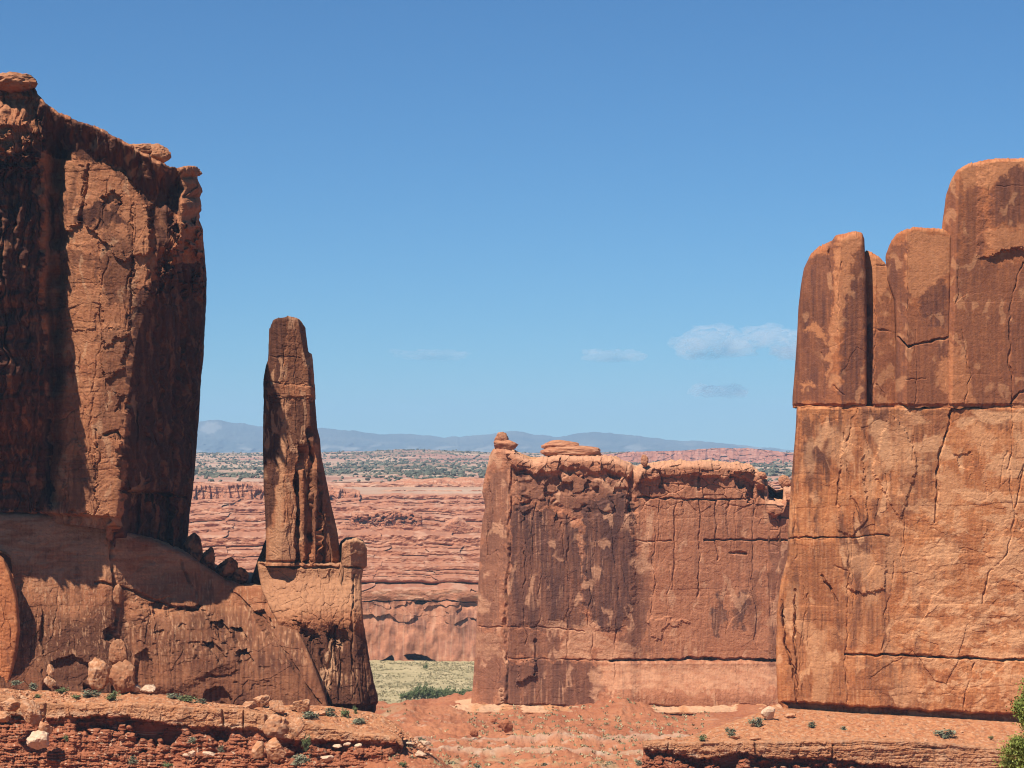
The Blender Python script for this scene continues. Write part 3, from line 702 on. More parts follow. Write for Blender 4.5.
    def attrs(s, b):
        s = s + 4 * fbm(s / 30, b / 26, 3, 529)
        x, y = warpf(520, 5, 13)(s, b)
        st = np.clip(0.85 + 0.4 * fbm(s / 3, b / 50, 3, 521), .3, 1.1)
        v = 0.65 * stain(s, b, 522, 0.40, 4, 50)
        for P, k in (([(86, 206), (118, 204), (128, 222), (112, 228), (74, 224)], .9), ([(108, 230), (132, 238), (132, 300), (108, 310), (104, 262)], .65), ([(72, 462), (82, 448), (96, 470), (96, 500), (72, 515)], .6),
                     ([(152, 205), (170, 212), (172, 245), (154, 250)], .95), ([(60, 250), (104, 258), (104, 264), (60, 262)], .55), ([(100, 330), (130, 330), (122, 430), (98, 450)], .5), ([(-80, 170), (40, 150), (52, 512), (-80, 512)], 1.0), ([(132, 300), (170, 262), (215, 262), (215, 560), (120, 560)], 1.0), ([(36, 96), (60, 116), (100, 131), (150, 160), (180, 172), (178, 235), (150, 205), (118, 168), (64, 156), (36, 150)], .9)):  # pier, receding end and rim underside: shade painted in; other polygons are varnish
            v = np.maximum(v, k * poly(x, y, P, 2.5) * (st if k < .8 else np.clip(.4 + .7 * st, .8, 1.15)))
        v = v * (1 - .4 * sm(.2, .6, fbm(s / 7, b / 26, 4, 528, .6)) * np.maximum(sm(48, 40, s), sm(140, 150, s)))  # thins the painted shade in patches on pier and receding end
        p = 0.45 * sm(0.88, 0.99, ridged(s / 22, b / 50, 3, 524) / 1.25) * sm(0, .3, fbm(s / 30, b / 30, 2, 525)) * sm(45, 60, s) * sm(150, 130, s)
        return dict(varn_shade=np.clip(v, 0, 1), pale=p, tone=tone_of(s, b, 527))
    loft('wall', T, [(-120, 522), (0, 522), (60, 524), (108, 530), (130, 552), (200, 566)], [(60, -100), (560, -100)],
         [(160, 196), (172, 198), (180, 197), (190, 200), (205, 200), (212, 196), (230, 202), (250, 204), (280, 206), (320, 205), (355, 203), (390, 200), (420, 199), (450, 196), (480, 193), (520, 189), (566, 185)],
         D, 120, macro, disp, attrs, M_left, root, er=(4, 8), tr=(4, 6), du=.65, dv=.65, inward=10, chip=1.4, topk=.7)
    # ---- slickrock foot running out under the wall and on towards the spire
    T2 = [(-120, 512), (0, 513), (60, 514), (106, 517), (116, 530), (150, 538), (190, 556), (205, 566), (225, 580), (245, 586), (275, 586), (300, 590)]
    t2 = lin(T2)
    B2 = [(-120, 700), (0, 694), (60, 694), (110, 697), (160, 697), (215, 712), (260, 722), (340, 730)]
    b2 = lin(B2)
    w2 = weather(530, slabs=2.0, slab_wh=(30, 26), fine=0.6, beds=0.5, bed=(6, 30), big=3.0, small=1.0)
    cr2 = [([(113, 530), (110, 560), (118, 590), (117, 630), (120, 690)], 2.4, 6), ([(96, 582), (130, 590), (170, 606), (205, 612)], 2.0, 6), ([(205, 612), (225, 640), (240, 660)], 2.2, 5), ([(42, 600), (42, 650)], 1.4, 3),
           ([(180, 560), (192, 590), (200, 606)], 1.8, 4), ([(232, 590), (262, 620), (290, 662), (320, 704)], 1.8, 4), ([(170, 610), (172, 690)], 1.0, 2), ([(60, 585), (52, 640)], 1.0, 2)] \
        + vcracks(54, 0, 290, 590, 680, 16, (0.8, 1.3), (1, 3), 20, 60)
    def m2(a, b):
        h = np.clip((b - t2(a)) / 175.0, 0, 1.2)
        m = lin([(-100, 62), (0, 54), (40, 38), (70, 26), (112, 20), (150, -26), (200, -62), (250, -60), (300, -44), (340, -30)])(a)
        prof = 52 * h ** 0.75 + 22 * np.clip(h - .45, 0, 1) ** 1.0
        m = m + prof + lin([(112, 0), (150, 22), (200, 60), (250, 58), (300, 40)])(a) * sm(0.08, 0.5, h)
        m = m + 8 * np.exp(-((a - 60) / 40.0) ** 2) * sm(.2, .6, h) - 10 * np.exp(-((a - 124 - .1 * (b - 600)) / 9.0) ** 2) * sm(580, 610, b)
        return m
    def d2(s, b):
        d = w2(s, b)
        x, y = warpf(531, 3, 10)(s, b)
        hol = sm(0.25, 0.6, fbm(s / 16, b / 11, 3, 532)) * poly(x, y, [(135, 590), (200, 605), (260, 650), (280, 690), (215, 690), (140, 640)], 20)
        d -= 2.5 * hol
        x, y = warpf(535, 1.2, 7)(s, b)
        for P, k in (([(104, 631), (111, 627), (117, 633), (114, 642), (106, 640)], 8), ([(152, 604), (160, 602), (163, 612), (154, 615)], 8), ([(165, 608), (200, 606), (200, 612), (166, 614)], 5), ([(210, 624), (222, 620), (231, 634), (220, 640)], 10),
                     ([(231, 628), (240, 628), (248, 642), (236, 644)], 10), ([(236, 652), (246, 650), (253, 662), (240, 664)], 10), ([(203, 641), (212, 642), (226, 656), (220, 662)], 8), ([(202, 706), (206, 690), (222, 686), (232, 700), (230, 712)], 9),
                     ([(134, 688), (136, 656), (146, 648), (153, 662), (152, 690)], 7), ([(46, 684), (52, 662), (72, 655), (90, 664), (92, 690)], 6), ([(252, 612), (262, 610), (273, 628), (272, 640), (262, 630)], 9), ([(40, 640), (43, 612), (46, 640), (44, 654)], 5)):
            d -= k * poly(x, y, P, 2)
        d -= 9 * sm(6, 0, b2(s) - 6 - b + 5 * fbm(s / 15, b / 200, 2, 533)) * sm(.1, .35, fbm(s / 26, b / 300, 2, 534) + .15)
        d += 4 * sm(0, 5, b - 600 + .25 * (130 - s)) * poly(x, y, [(128, 588), (205, 608), (240, 660), (180, 690), (122, 690)], 8)
        return d - carve(s, b, cr2)
    def a2(s, b):
        x, y = warpf(540, 5, 13)(s, b)
        z = fbm(s / 60, b / 30, 4, 541)
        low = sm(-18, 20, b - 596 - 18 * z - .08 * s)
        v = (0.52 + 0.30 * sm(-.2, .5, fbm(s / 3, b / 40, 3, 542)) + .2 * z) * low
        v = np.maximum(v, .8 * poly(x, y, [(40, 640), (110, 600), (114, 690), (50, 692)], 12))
        v = np.maximum(v, .5 * stain(s, b, 543, .35, 4, 40))
        p = 0.75 * sm(0.35, 0.7, fbm(s / 1.7, b / 9, 3, 544) + .35 * fbm(s / 14, b / 20, 2, 545)) * sm(560, 585, b) * sm(685, 640, b)
        p = np.maximum(p, .6 * sm(600, 545, b + 14 * z) * sm(-.1, .5, fbm(s / 40, b / 6, 4, 546) + .35))
        return dict(varn_shade=np.clip(v, 0, .95) * (1 - .5 * p), pale=.7 * p, tone=tone_of(s, b, 547))
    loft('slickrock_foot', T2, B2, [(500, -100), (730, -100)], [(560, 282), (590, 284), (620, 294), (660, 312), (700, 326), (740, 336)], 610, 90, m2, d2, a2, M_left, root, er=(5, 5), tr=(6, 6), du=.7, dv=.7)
left_cliff()

# ------------------------------------------------------------------ the thin spire on its pedestal
def spire():
    root = tag(empty('rock_spire', Pw(310, 712, 640)), 'slender free-standing brown rock spire rising from a banded pedestal beside the left cliff', 'rock spire')
    D = 622.0
    T = [(258, 566), (263, 345), (269, 331), (272, 322), (279, 318), (286, 316.5), (295, 317.5), (302, 322), (307, 332), (313, 352), (340, 560)]
    T = [(262, 334), (270, 328), (273, 321), (280, 317.5), (288, 316.5), (296, 318), (302, 323), (306, 330), (342, 336)]
    wth = weather(610, slabs=1.6, slab_wh=(11, 60), fine=0.5, beds=0.5, bed=(8, 30), big=1.2, small=0.9)
    cr = [([(296, 330), (295, 400), (298, 440)], .9, 1.5), ([(300, 446), (298, 480), (299, 520), (298, 566)], 3.4, 16), ([(310, 430), (311, 480), (311, 562)], 2.8, 12), ([(319, 470), (321, 520), (323, 562)], 2.0, 6), ([(326, 490), (330, 560)], 1.4, 3),
          ([(284, 345), (284, 420)], .9, 2), ([(266, 380), (284, 383), (312, 386)], 1.0, 2), ([(270, 356), (300, 358)], 1, 2), ([(270, 396), (312, 397)], 1.2, 3)] + vcracks(61, 284, 335, 420, 520, 8, (.8, 1.2), (1.5, 3), 40, 110)
    def macro(a, b):
        e = lin([(316, 283), (380, 281), (440, 286), (500, 284), (570, 281)])(b)
        m = 10 - .8 * np.maximum(0, e - a) - .25 * np.maximum(0, a - e)
        r = lin([(316, 300), (370, 306), (430, 308), (450, 300), (480, 303), (565, 306)])(b)
        m = m - 7 * sm(r - 1.5, r + 1.5, a) * sm(440, 456, b) + 8 * sm(309, 311, a) * sm(318, 316, a) * sm(455, 475, b)
        m = m + 3 * sm(500, 560, b)
        return m - 2.6 * np.maximum(0, a - lin([(316, 297), (352, 304), (370, 308), (430, 310), (460, 316), (500, 323), (565, 335)])(b))
    def disp(s, b):
        x, y = warpf(611, 2, 8)(s, b)
        d = wth(s, b) - carve(s, b, cr)
        d += 1.8 * poly(x, y, [(255, 398), (320, 398), (320, 386), (255, 382)], 2) + 1.2 * poly(x, y, [(296, 440), (310, 440), (312, 560), (304, 560), (300, 470)], 1.5)
        return d - 3 * np.clip(1 - np.abs(b - 562) / 2, 0, 1)
    def attrs(s, b):
        x, y = warpf(620, 3, 11)(s, b)
        st = np.clip(.9 + .3 * fbm(s / 3, b / 50, 3, 621), .4, 1.1)
        v = .5 * stain(s, b, 622, .45, 3, 70)
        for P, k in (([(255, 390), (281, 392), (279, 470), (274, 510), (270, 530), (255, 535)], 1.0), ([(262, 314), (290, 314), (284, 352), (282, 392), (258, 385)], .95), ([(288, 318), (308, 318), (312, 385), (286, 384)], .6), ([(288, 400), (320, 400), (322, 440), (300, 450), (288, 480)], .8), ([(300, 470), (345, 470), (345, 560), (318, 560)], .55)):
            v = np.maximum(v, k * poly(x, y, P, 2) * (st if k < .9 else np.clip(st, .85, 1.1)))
        p = .5 * sm(.86, .98, ridged(s / 16, b / 60, 3, 624) / 1.25) * sm(0, .3, fbm(s / 20, b / 30, 2, 625))
        p = np.maximum(p, .4 * poly(x, y, [(281, 395), (289, 395), (284, 500), (280, 560), (272, 560), (278, 490)], 3))
        p = np.maximum(p, .35 * poly(x, y, [(270, 530), (296, 520), (296, 562), (268, 562)], 5))
        return dict(varn_shade=np.clip(v, 0, 1) * (1 - p), pale=p, tone=tone_of(s, b, 627))
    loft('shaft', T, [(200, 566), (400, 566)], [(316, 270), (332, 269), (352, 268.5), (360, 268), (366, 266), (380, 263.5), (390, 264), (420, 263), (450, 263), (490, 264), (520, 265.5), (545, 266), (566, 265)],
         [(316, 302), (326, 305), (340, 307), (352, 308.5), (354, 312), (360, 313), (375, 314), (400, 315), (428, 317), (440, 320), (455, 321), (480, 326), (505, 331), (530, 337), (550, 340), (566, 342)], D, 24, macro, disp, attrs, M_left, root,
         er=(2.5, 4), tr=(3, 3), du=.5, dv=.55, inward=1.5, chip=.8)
    T2 = [(240, 562), (300, 563), (341, 564), (342, 546), (346, 541.5), (356, 540.5), (363, 543), (366, 548), (372, 552)]
    w2 = weather(630, slabs=2.0, slab_wh=(16, 34), fine=.6, beds=.5, bed=(8, 40), big=1.8, small=1.2)
    cr2 = [([(340, 540), (341, 567)], 1.4, 4), ([(262, 565), (300, 567), (330, 567), (366, 569)], 1.5, 6), ([(330, 570), (332, 640)], 1.2, 3), ([(354, 575), (352, 650), (362, 706)], 1.6, 4), ([(300, 640), (302, 706)], 1.4, 4), ([(322, 650), (330, 690), (322, 706)], 1.8, 4), ([(342, 640), (340, 700)], 1.8, 4)] \
        + vcracks(62, 285, 372, 625, 660, 16, (.8, 1.4), (1.5, 4), 30, 70)
    def m2(a, b):
        m = 4 + 25 * sm(572, 622, b) + 12 * sm(620, 712, b) - .5 * np.maximum(0, 300 - a) - 1.2 * np.maximum(0, a - lin([(540, 350), (600, 352), (700, 362)])(b))
        return m + 3 * sm(634, 622, b) * sm(575, 600, b)
    def d2(s, b):
        lump = sm(575, 590, b) * sm(630, 618, b)
        f1, e, i = voro((s + 3 * fbm(s / 9, b / 9, 2, 3)) / 9, (b + 3 * fbm(s / 9, b / 9, 2, 4)) / 9, 632)
        d = w2(s, b) - carve(s, b, cr2) + lump * (1.5 * np.sqrt(np.clip(e, 0, 1)) + 1.8 * (i - .5) - .6) + 1.2 * (voro(s / 24, b / 30, 635)[2] - .5)
        x, y = warpf(633, 2, 8)(s, b)
        x, y = warpf(634, 3.5, 6)(s, b)
        return d - 7 * poly(x, y, [(294, 620), (304, 626), (318, 632), (322, 640), (306, 640)], 2) - 7 * poly(x, y, [(325, 634), (334, 626), (346, 630), (349, 642), (336, 646)], 2) - 9 * sm(5, 0, lin([(250, 707), (365, 709), (380, 706)])(s) - b) * sm(320, 350, s)
    def a2(s, b):
        x, y = warpf(640, 3, 11)(s, b)
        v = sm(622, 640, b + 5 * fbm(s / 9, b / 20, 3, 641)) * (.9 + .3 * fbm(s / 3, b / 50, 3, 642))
        v = np.maximum(v, .65 * stain(s, b, 643, .46, 3, 40))
        p = .8 * poly(x, y, [(330, 640), (336, 656), (328, 690), (318, 704), (322, 672)], 2.5) + .5 * sm(.2, .5, fbm(s / 2.2, b / 30, 3, 644)) * sm(626, 650, b) * sm(-.1, .3, fbm(s / 12, b / 30, 2, 646))
        p = np.maximum(p, .35 * sm(625, 600, b))
        return dict(varn_shade=np.clip(v, 0, .9) * (1 - .8 * np.clip(p, 0, 1)), pale=np.clip(p, 0, 1), tone=tone_of(s, b, 647))
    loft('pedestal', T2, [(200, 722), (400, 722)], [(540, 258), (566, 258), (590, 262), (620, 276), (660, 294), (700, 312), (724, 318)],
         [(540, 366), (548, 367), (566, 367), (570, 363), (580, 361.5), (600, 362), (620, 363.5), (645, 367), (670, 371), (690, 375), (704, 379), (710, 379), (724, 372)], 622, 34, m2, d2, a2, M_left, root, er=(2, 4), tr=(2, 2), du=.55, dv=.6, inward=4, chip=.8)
    def da(s, b): return dict(varn_shade=.6 + 0 * s, pale=0 * s, tone=tone_of(s, b, 650))
    loft('side_fin', [(246, 592), (252, 580), (258, 562), (264, 548), (268, 540), (274, 538), (280, 540)], [(200, 604), (300, 604)], [(530, 250), (604, 246)], [(530, 282), (604, 282)], 640, 20,
         lambda a, b: 2 - .5 * np.abs(a - 262), weather(651, slabs=2, slab_wh=(9, 16), big=1.5), da, M_left, root, inward=4, du=.6, dv=.6)
spire()

# ------------------------------------------------------------------ buttress cut by the left edge of the picture
def buttress():
    T = [(-70, 545), (-20, 548), (-4, 553), (4, 560), (10, 570), (16, 588), (20, 612)]
    def at(s, b): 
        return dict(varn_shade=.5 * stain(s, b, 660, .35, 3, 40), pale=.3 * sm(.1, .6, fbm(s / 12, b / 12, 3, 661)), tone=tone_of(s, b, 662))
    o = loft('rock_buttress', T, [(-80, 700), (40, 700)], [(500, -70), (720, -70)], [(545, 2), (556, 6), (575, 12), (600, 18), (630, 20), (655, 17), (680, 11), (700, 6)], 580, 12,
             lambda a, b: 1 - .3 * np.maximum(0, -a), weather(663, slabs=1.5, slab_wh=(18, 40), big=2), at, M_block, er=(4, 10), tr=(10, 10), inward=2, du=.6, dv=.6)
    tag(o, 'rounded bright orange buttress at the far left edge, in front of the brown cliff foot', 'rock buttress')
buttress()
# ------------------------------------------------------------------ foreground ledges
def left_ledge():
    root = tag(empty('rock_ledge', Pw(200, 760, 460)), 'broken tan ledge with black hollows over red beds, below the dark left cliff', 'rock ledge')
    D = 530.0
    T = [(-60, 694), (0, 695), (12, 697), (20, 702), (40, 702), (60, 704), (90, 703), (120, 703), (150, 703), (180, 706), (205, 708), (240, 709), (265, 714), (285, 720), (300, 722), (330, 727), (352, 732), (375, 734), (388, 735), (396, 737), (404, 741), (425, 752), (445, 765), (470, 782)]
    capb = lin([(-60, 714), (0, 714), (20, 716), (46, 718), (75, 717), (100, 716), (122, 716), (145, 720), (170, 724), (195, 727), (215, 727), (232, 729), (262, 730), (276, 738), (296, 740), (320, 740), (340, 741), (370, 741), (395, 742), (420, 758), (460, 785)])
    # depth of the hollow under the cap along the ledge
    hol = lin([(-60, 10), (0, 12), (18, 9), (30, 3), (44, 2), (52, 8), (70, 6), (80, 16), (100, 18), (122, 14), (132, 22), (150, 26), (172, 26), (184, 8), (198, 4), (206, 7), (216, 20), (226, 18), (232, 5), (250, 8), (258, 4), (275, 14), (290, 12), (300, 16), (312, 4), (322, 10), (342, 13), (352, 6), (380, 5), (400, 10), (410, 3), (450, 2)])
    wth = weather(710, slabs=2.6, slab_wh=(16, 13), fine=1.0, beds=1.0, bed=(3, 8), big=2.0, small=2.2)
    def jag(s, b): return 2.4 * (voro(s / 11, b * 0 + .5, 711)[2] - .5) + 2.0 * fbm(s / 5, b * 0, 3, 712)
    def macro(a, b):
        cb = capb(a) + jag(a, b)
        q = b - cb
        h = hol(a) * (1 + .5 * fbm(a / 9, b / 9, 2, 713))
        hc = .62 * h * (1 + .35 * fbm(a / 14, b / 200, 2, 717))
        below = -h * sm(-.8, 1.2, q) * sm(hc + 9, hc, q) + .5 * np.maximum(0, q - hc - 7)
        # courses of red blocks standing out of the lower slope
        f1, e, i = voro((a + 4 * fbm(a / 9, b / 9, 3, 714)) / (13 + 9 * sm(-.3, .3, fbm(a / 50, b / 20, 2, 713))), (b + 2 * fbm(a / 14, b / 9, 3, 715)) / 5.5, 716)
        bm = sm(-.15, .3, fbm(a / 34, b / 13, 3, 718) + .45 * sm(60, 20, a))
        blk = (4.0 * (i - .45) - 1.2 * np.clip(1 - e / .12, 0, 1)) * sm(3, 9, q) * bm + 3.0 * fbm(a / 16, b / 9, 4, 709, .6) * sm(3, 9, q) + 3.0 * strata(b + 2 * fbm(a / 30, b / 30, 2, 719), 718, 2.5, 7) * sm(5, 11, q) * (.35 + .65 * bm)
        return 0.05 * (b - 700) + below + blk
    def disp(s, b):
        d = wth(s, b)
        q = b - capb(s)
        gap = line(s, b, [(266, 708), (268, 745)], 2.2) * 6 + line(s, b, [(222, 706), (224, 732)], 1.6) * 5 + line(s, b, [(46, 702), (44, 722)], 1.6) * 3 + line(s, b, [(244, 708), (243, 732)], 1.2) * 4
        return d - gap
    def attrs(s, b):
        q = b - capb(s)
        cap = sm(1.5, -1.5, q + jag(s, b))
        v = .35 * stain(s, b, 720, .45, 4, 14) * cap + .35 * sm(.1, .5, fbm(s / 7, b / 5, 3, 723)) * (1 - cap)
        p = cap * (.45 * sm(-8, -2, q) * sm(-.2, .4, fbm(s / 10, b / 10, 2, 721)) + .2 * sm(0, .5, fbm(s / 8, b / 8, 3, 722))) + (1 - cap) * .75 * sm(.55, .75, fbm(s / 4, b / 3, 3, 724) + .3 * fbm(s / 40, b / 40, 2, 725))
        return dict(varn_shade=np.clip(v, 0, 1), pale=np.clip(p, 0, 1), tone=tone_of(s, b, 726), cap=cap)
    m = ledge_mat
    o = loft('ledge_face', T, [(-70, 800), (500, 800)], [(600, -62), (800, -62)], [(690, 388), (725, 394), (738, 401), (745, 404), (760, 399), (800, 404)], D, 4, macro, disp, attrs, m, root, er=(3, 3), tr=(2, 1.5), du=.55, dv=.55,
             backtop=([(-70, 684), (0, 688), (30, 690), (60, 691), (120, 693), (160, 694), (215, 703), (250, 706), (300, 705), (330, 706), (372, 712), (384, 716), (400, 726), (425, 744), (445, 761), (480, 786)], [(-70, 542), (120, 545), (300, 549), (372, 551), (400, 546), (445, 538), (480, 536)], 90, 604), toprough=1.4)
    o['label'] = 'tan cap over crumbling red courses'

def right_ledge():
    root = tag(empty('rock_ledge', Pw(840, 765, 600)), 'long tan rock ledge running below the foot of the sheer orange right cliff', 'rock ledge')
    D = 655.0
    T = [(640, 742), (644, 741.5), (660, 741), (690, 742), (720, 741), (760, 742), (770, 741), (800, 741), (830, 740), (870, 740), (910, 741), (950, 744), (990, 748), (1030, 752), (1100, 757)]
    capb = lin([(640, 749), (660, 750), (680, 753), (694, 757), (706, 760), (718, 757), (730, 753), (748, 754), (760, 757), (775, 757), (800, 758), (830, 759), (850, 761), (870, 764), (900, 767), (950, 775), (1100, 790)])
    hol = lin([(640, 8), (660, 10), (672, 8), (685, 12), (700, 20), (712, 10), (722, 22), (735, 26), (745, 10), (760, 22), (775, 12), (790, 16), (830, 10), (850, 14), (900, 10), (1100, 10)])
    wth = weather(760, slabs=2.8, slab_wh=(16, 8), fine=1.2, beds=1.6, bed=(2, 6), big=3.0, small=2.4)
    def jag(s, b): return 3.4 * (voro(s / 9, b * 0 + .5, 761)[2] - .5) + 1.6 * fbm(s / 5, b * 0, 3, 762)
    def macro(a, b):
        q = b - capb(a) - jag(a, b)
        h = hol(a) * (1 + .5 * fbm(a / 9, b / 9, 2, 763))
        hc = .5 * h * (1 + .5 * fbm(a / 11, b / 200, 2, 768))
        below = -h * sm(-.6, .8, q) * sm(hc + 5, hc, q) + .5 * np.maximum(0, q - hc - 5)
        f1, e, i = voro((a + 2 * fbm(a / 9, b / 9, 2, 764)) / 9, (b + fbm(a / 14, b / 9, 2, 765)) / 4.2, 766)
        st = -2.5 * sm(7, 6, b - lin(T)(a) + 2 * fbm(a / 20, b * 0, 2, 767)) * sm(770, 800, a)
        return below + (3.5 * (i - .45) - 2.5 * np.clip(1 - e / .12, 0, 1)) * sm(1.5, 4, q) + st
    def disp(s, b):
        return wth(s, b) - 5 * line(s, b, [(755, 738), (756, 760)], 1.8) - 4 * line(s, b, [(833, 745), (832, 762)], 1.4) - 3 * line(s, b, [(669, 741), (667, 751)], 1.2)
    def attrs(s, b):
        q = b - capb(s)
        cap = sm(1, -1, q - jag(s, b))
        v = (.5 * stain(s, b, 770, .5, 3, 10) * sm(755, 790, s) + .15) * cap + .3 * sm(.1, .5, fbm(s / 7, b / 5, 3, 773)) * (1 - cap)
        p = cap * (.6 * sm(-5, -1, q) * sm(-.3, .3, fbm(s / 8, b / 8, 2, 771)) * sm(800, 740, s) + .25 * sm(0, .5, fbm(s / 8, b / 8, 3, 772))) + (1 - cap) * .5 * sm(.55, .75, fbm(s / 4, b / 3, 3, 774))
        return dict(varn_shade=np.clip(v, 0, 1), pale=np.clip(p, 0, 1), tone=tone_of(s, b, 775), cap=cap)
    loft('ledge_face', T, [(630, 792), (1110, 800)], [(600, 643), (750, 643), (800, 640)], [(600, 1105), (800, 1105)], D, 5, macro, disp, attrs, ledge_mat, root, er=(3, 3), tr=(2, 1.5), du=.6, dv=.5,
         backtop=([(630, 741), (660, 739.5), (690, 736), (720, 726), (750, 715), (775, 708), (800, 709), (850, 713), (930, 717), (1010, 722), (1110, 726)], [(630, 660), (690, 676), (780, 696), (1110, 690)], 110, 716), toprough=1.3)

def make_ledge_mat():
    """tan cap beds, red mudstone courses below (attribute cap)"""
    m, n, l, p = nt_new('ledge_rock')
    cap = mixc(n, l, attr(n, 'tone'), (0.36, 0.145, 0.062), (0.45, 0.215, 0.105))
    cap = mixc(n, l, attr(n, 'flat'), cap, mixc(n, l, noise_fac(n, l, 0.5, .38, .62, 6), (0.345, 0.122, 0.050), (0.445, 0.200, 0.092)))
    red = mixc(n, l, attr(n, 'tone'), (0.26, 0.078, 0.036), (0.34, 0.118, 0.056))
    c = mixc(n, l, attr(n, 'cap'), red, cap)
    c = mixc(n, l, attr(n, 'varn_shade'), c, (0.12, 0.058, 0.036))
    c = mixc(n, l, attr(n, 'pale'), c, (0.50, 0.34, 0.22))
    c = mixc(n, l, noise_fac(n, l, 1.3, 0.32, 0.68, 5), mixc(n, l, 1.0, c, (0.82, 0.82, 0.82), 'MULTIPLY'), mixc(n, l, 1.0, c, (1.12, 1.12, 1.12), 'MULTIPLY'))
    l.new(c, p.inputs['Base Color'])
    bp = n.new('ShaderNodeBump'); bp.inputs['Strength'].default_value = 0.5; bp.inputs['Distance'].default_value = 0.5
    l.new(noise_fac(n, l, 1.6, 0.2, 0.8, 6), bp.inputs['Height']); l.new(bp.outputs[0], p.inputs['Normal'])
    return m
ledge_mat = make_ledge_mat()
left_ledge()
right_ledge()
# ------------------------------------------------------------------ ground, plain, mountains
def make_ground_mat():
    """soil by zone: red soil, pale grass flat (grass), sand plain (sand), scrub tint (scrub), pink slickrock (pink)"""
    m, n, l, p = nt_new('desert_ground')
    red = mixc(n, l, noise_fac(n, l, 0.035, .35, .65, 8), (0.30, 0.098, 0.045), (0.41, 0.165, 0.078))
    red = mixc(n, l, noise_fac(n, l, 0.5, .52, .72, 5), red, (0.24, 0.078, 0.040))
    gr = mixc(n, l, noise_fac(n, l, 0.05, .35, .65, 7), (0.31, 0.245, 0.125), (0.44, 0.34, 0.19))
    gr = mixc(n, l, noise_fac(n, l, 0.30, .55, .70, 5), gr, (0.22, 0.19, 0.11))
    c = mixc(n, l, attr(n, 'grass'), red, gr)
    sand = mixc(n, l, noise_fac(n, l, 0.012, .35, .65, 7), (0.350, 0.205, 0.129), (0.441, 0.304, 0.213))
    c = mixc(n, l, attr(n, 'sand'), c, sand)
    c = mixc(n, l, attr(n, 'pink'), c, mixc(n, l, noise_fac(n, l, 0.02, .35, .65, 7), (0.304, 0.144, 0.095), (0.380, 0.205, 0.144)))
    c = mixc(n, l, attr(n, 'scrub'), c, (0.087, 0.087, 0.047))
    c = mixc(n, l, attr(n, 'pale'), c, (0.456, 0.319, 0.220))
    l.new(c, p.inputs['Base Color'])
    bp = n.new('ShaderNodeBump'); bp.inputs['Strength'].default_value = 0.6; bp.inputs['Distance'].default_value = 1.0
    l.new(noise_fac(n, l, 0.6, 0.2, 0.8, 6), bp.inputs['Height']); l.new(bp.outputs[0], p.inputs['Normal'])
    return m
M_ground = make_ground_mat()

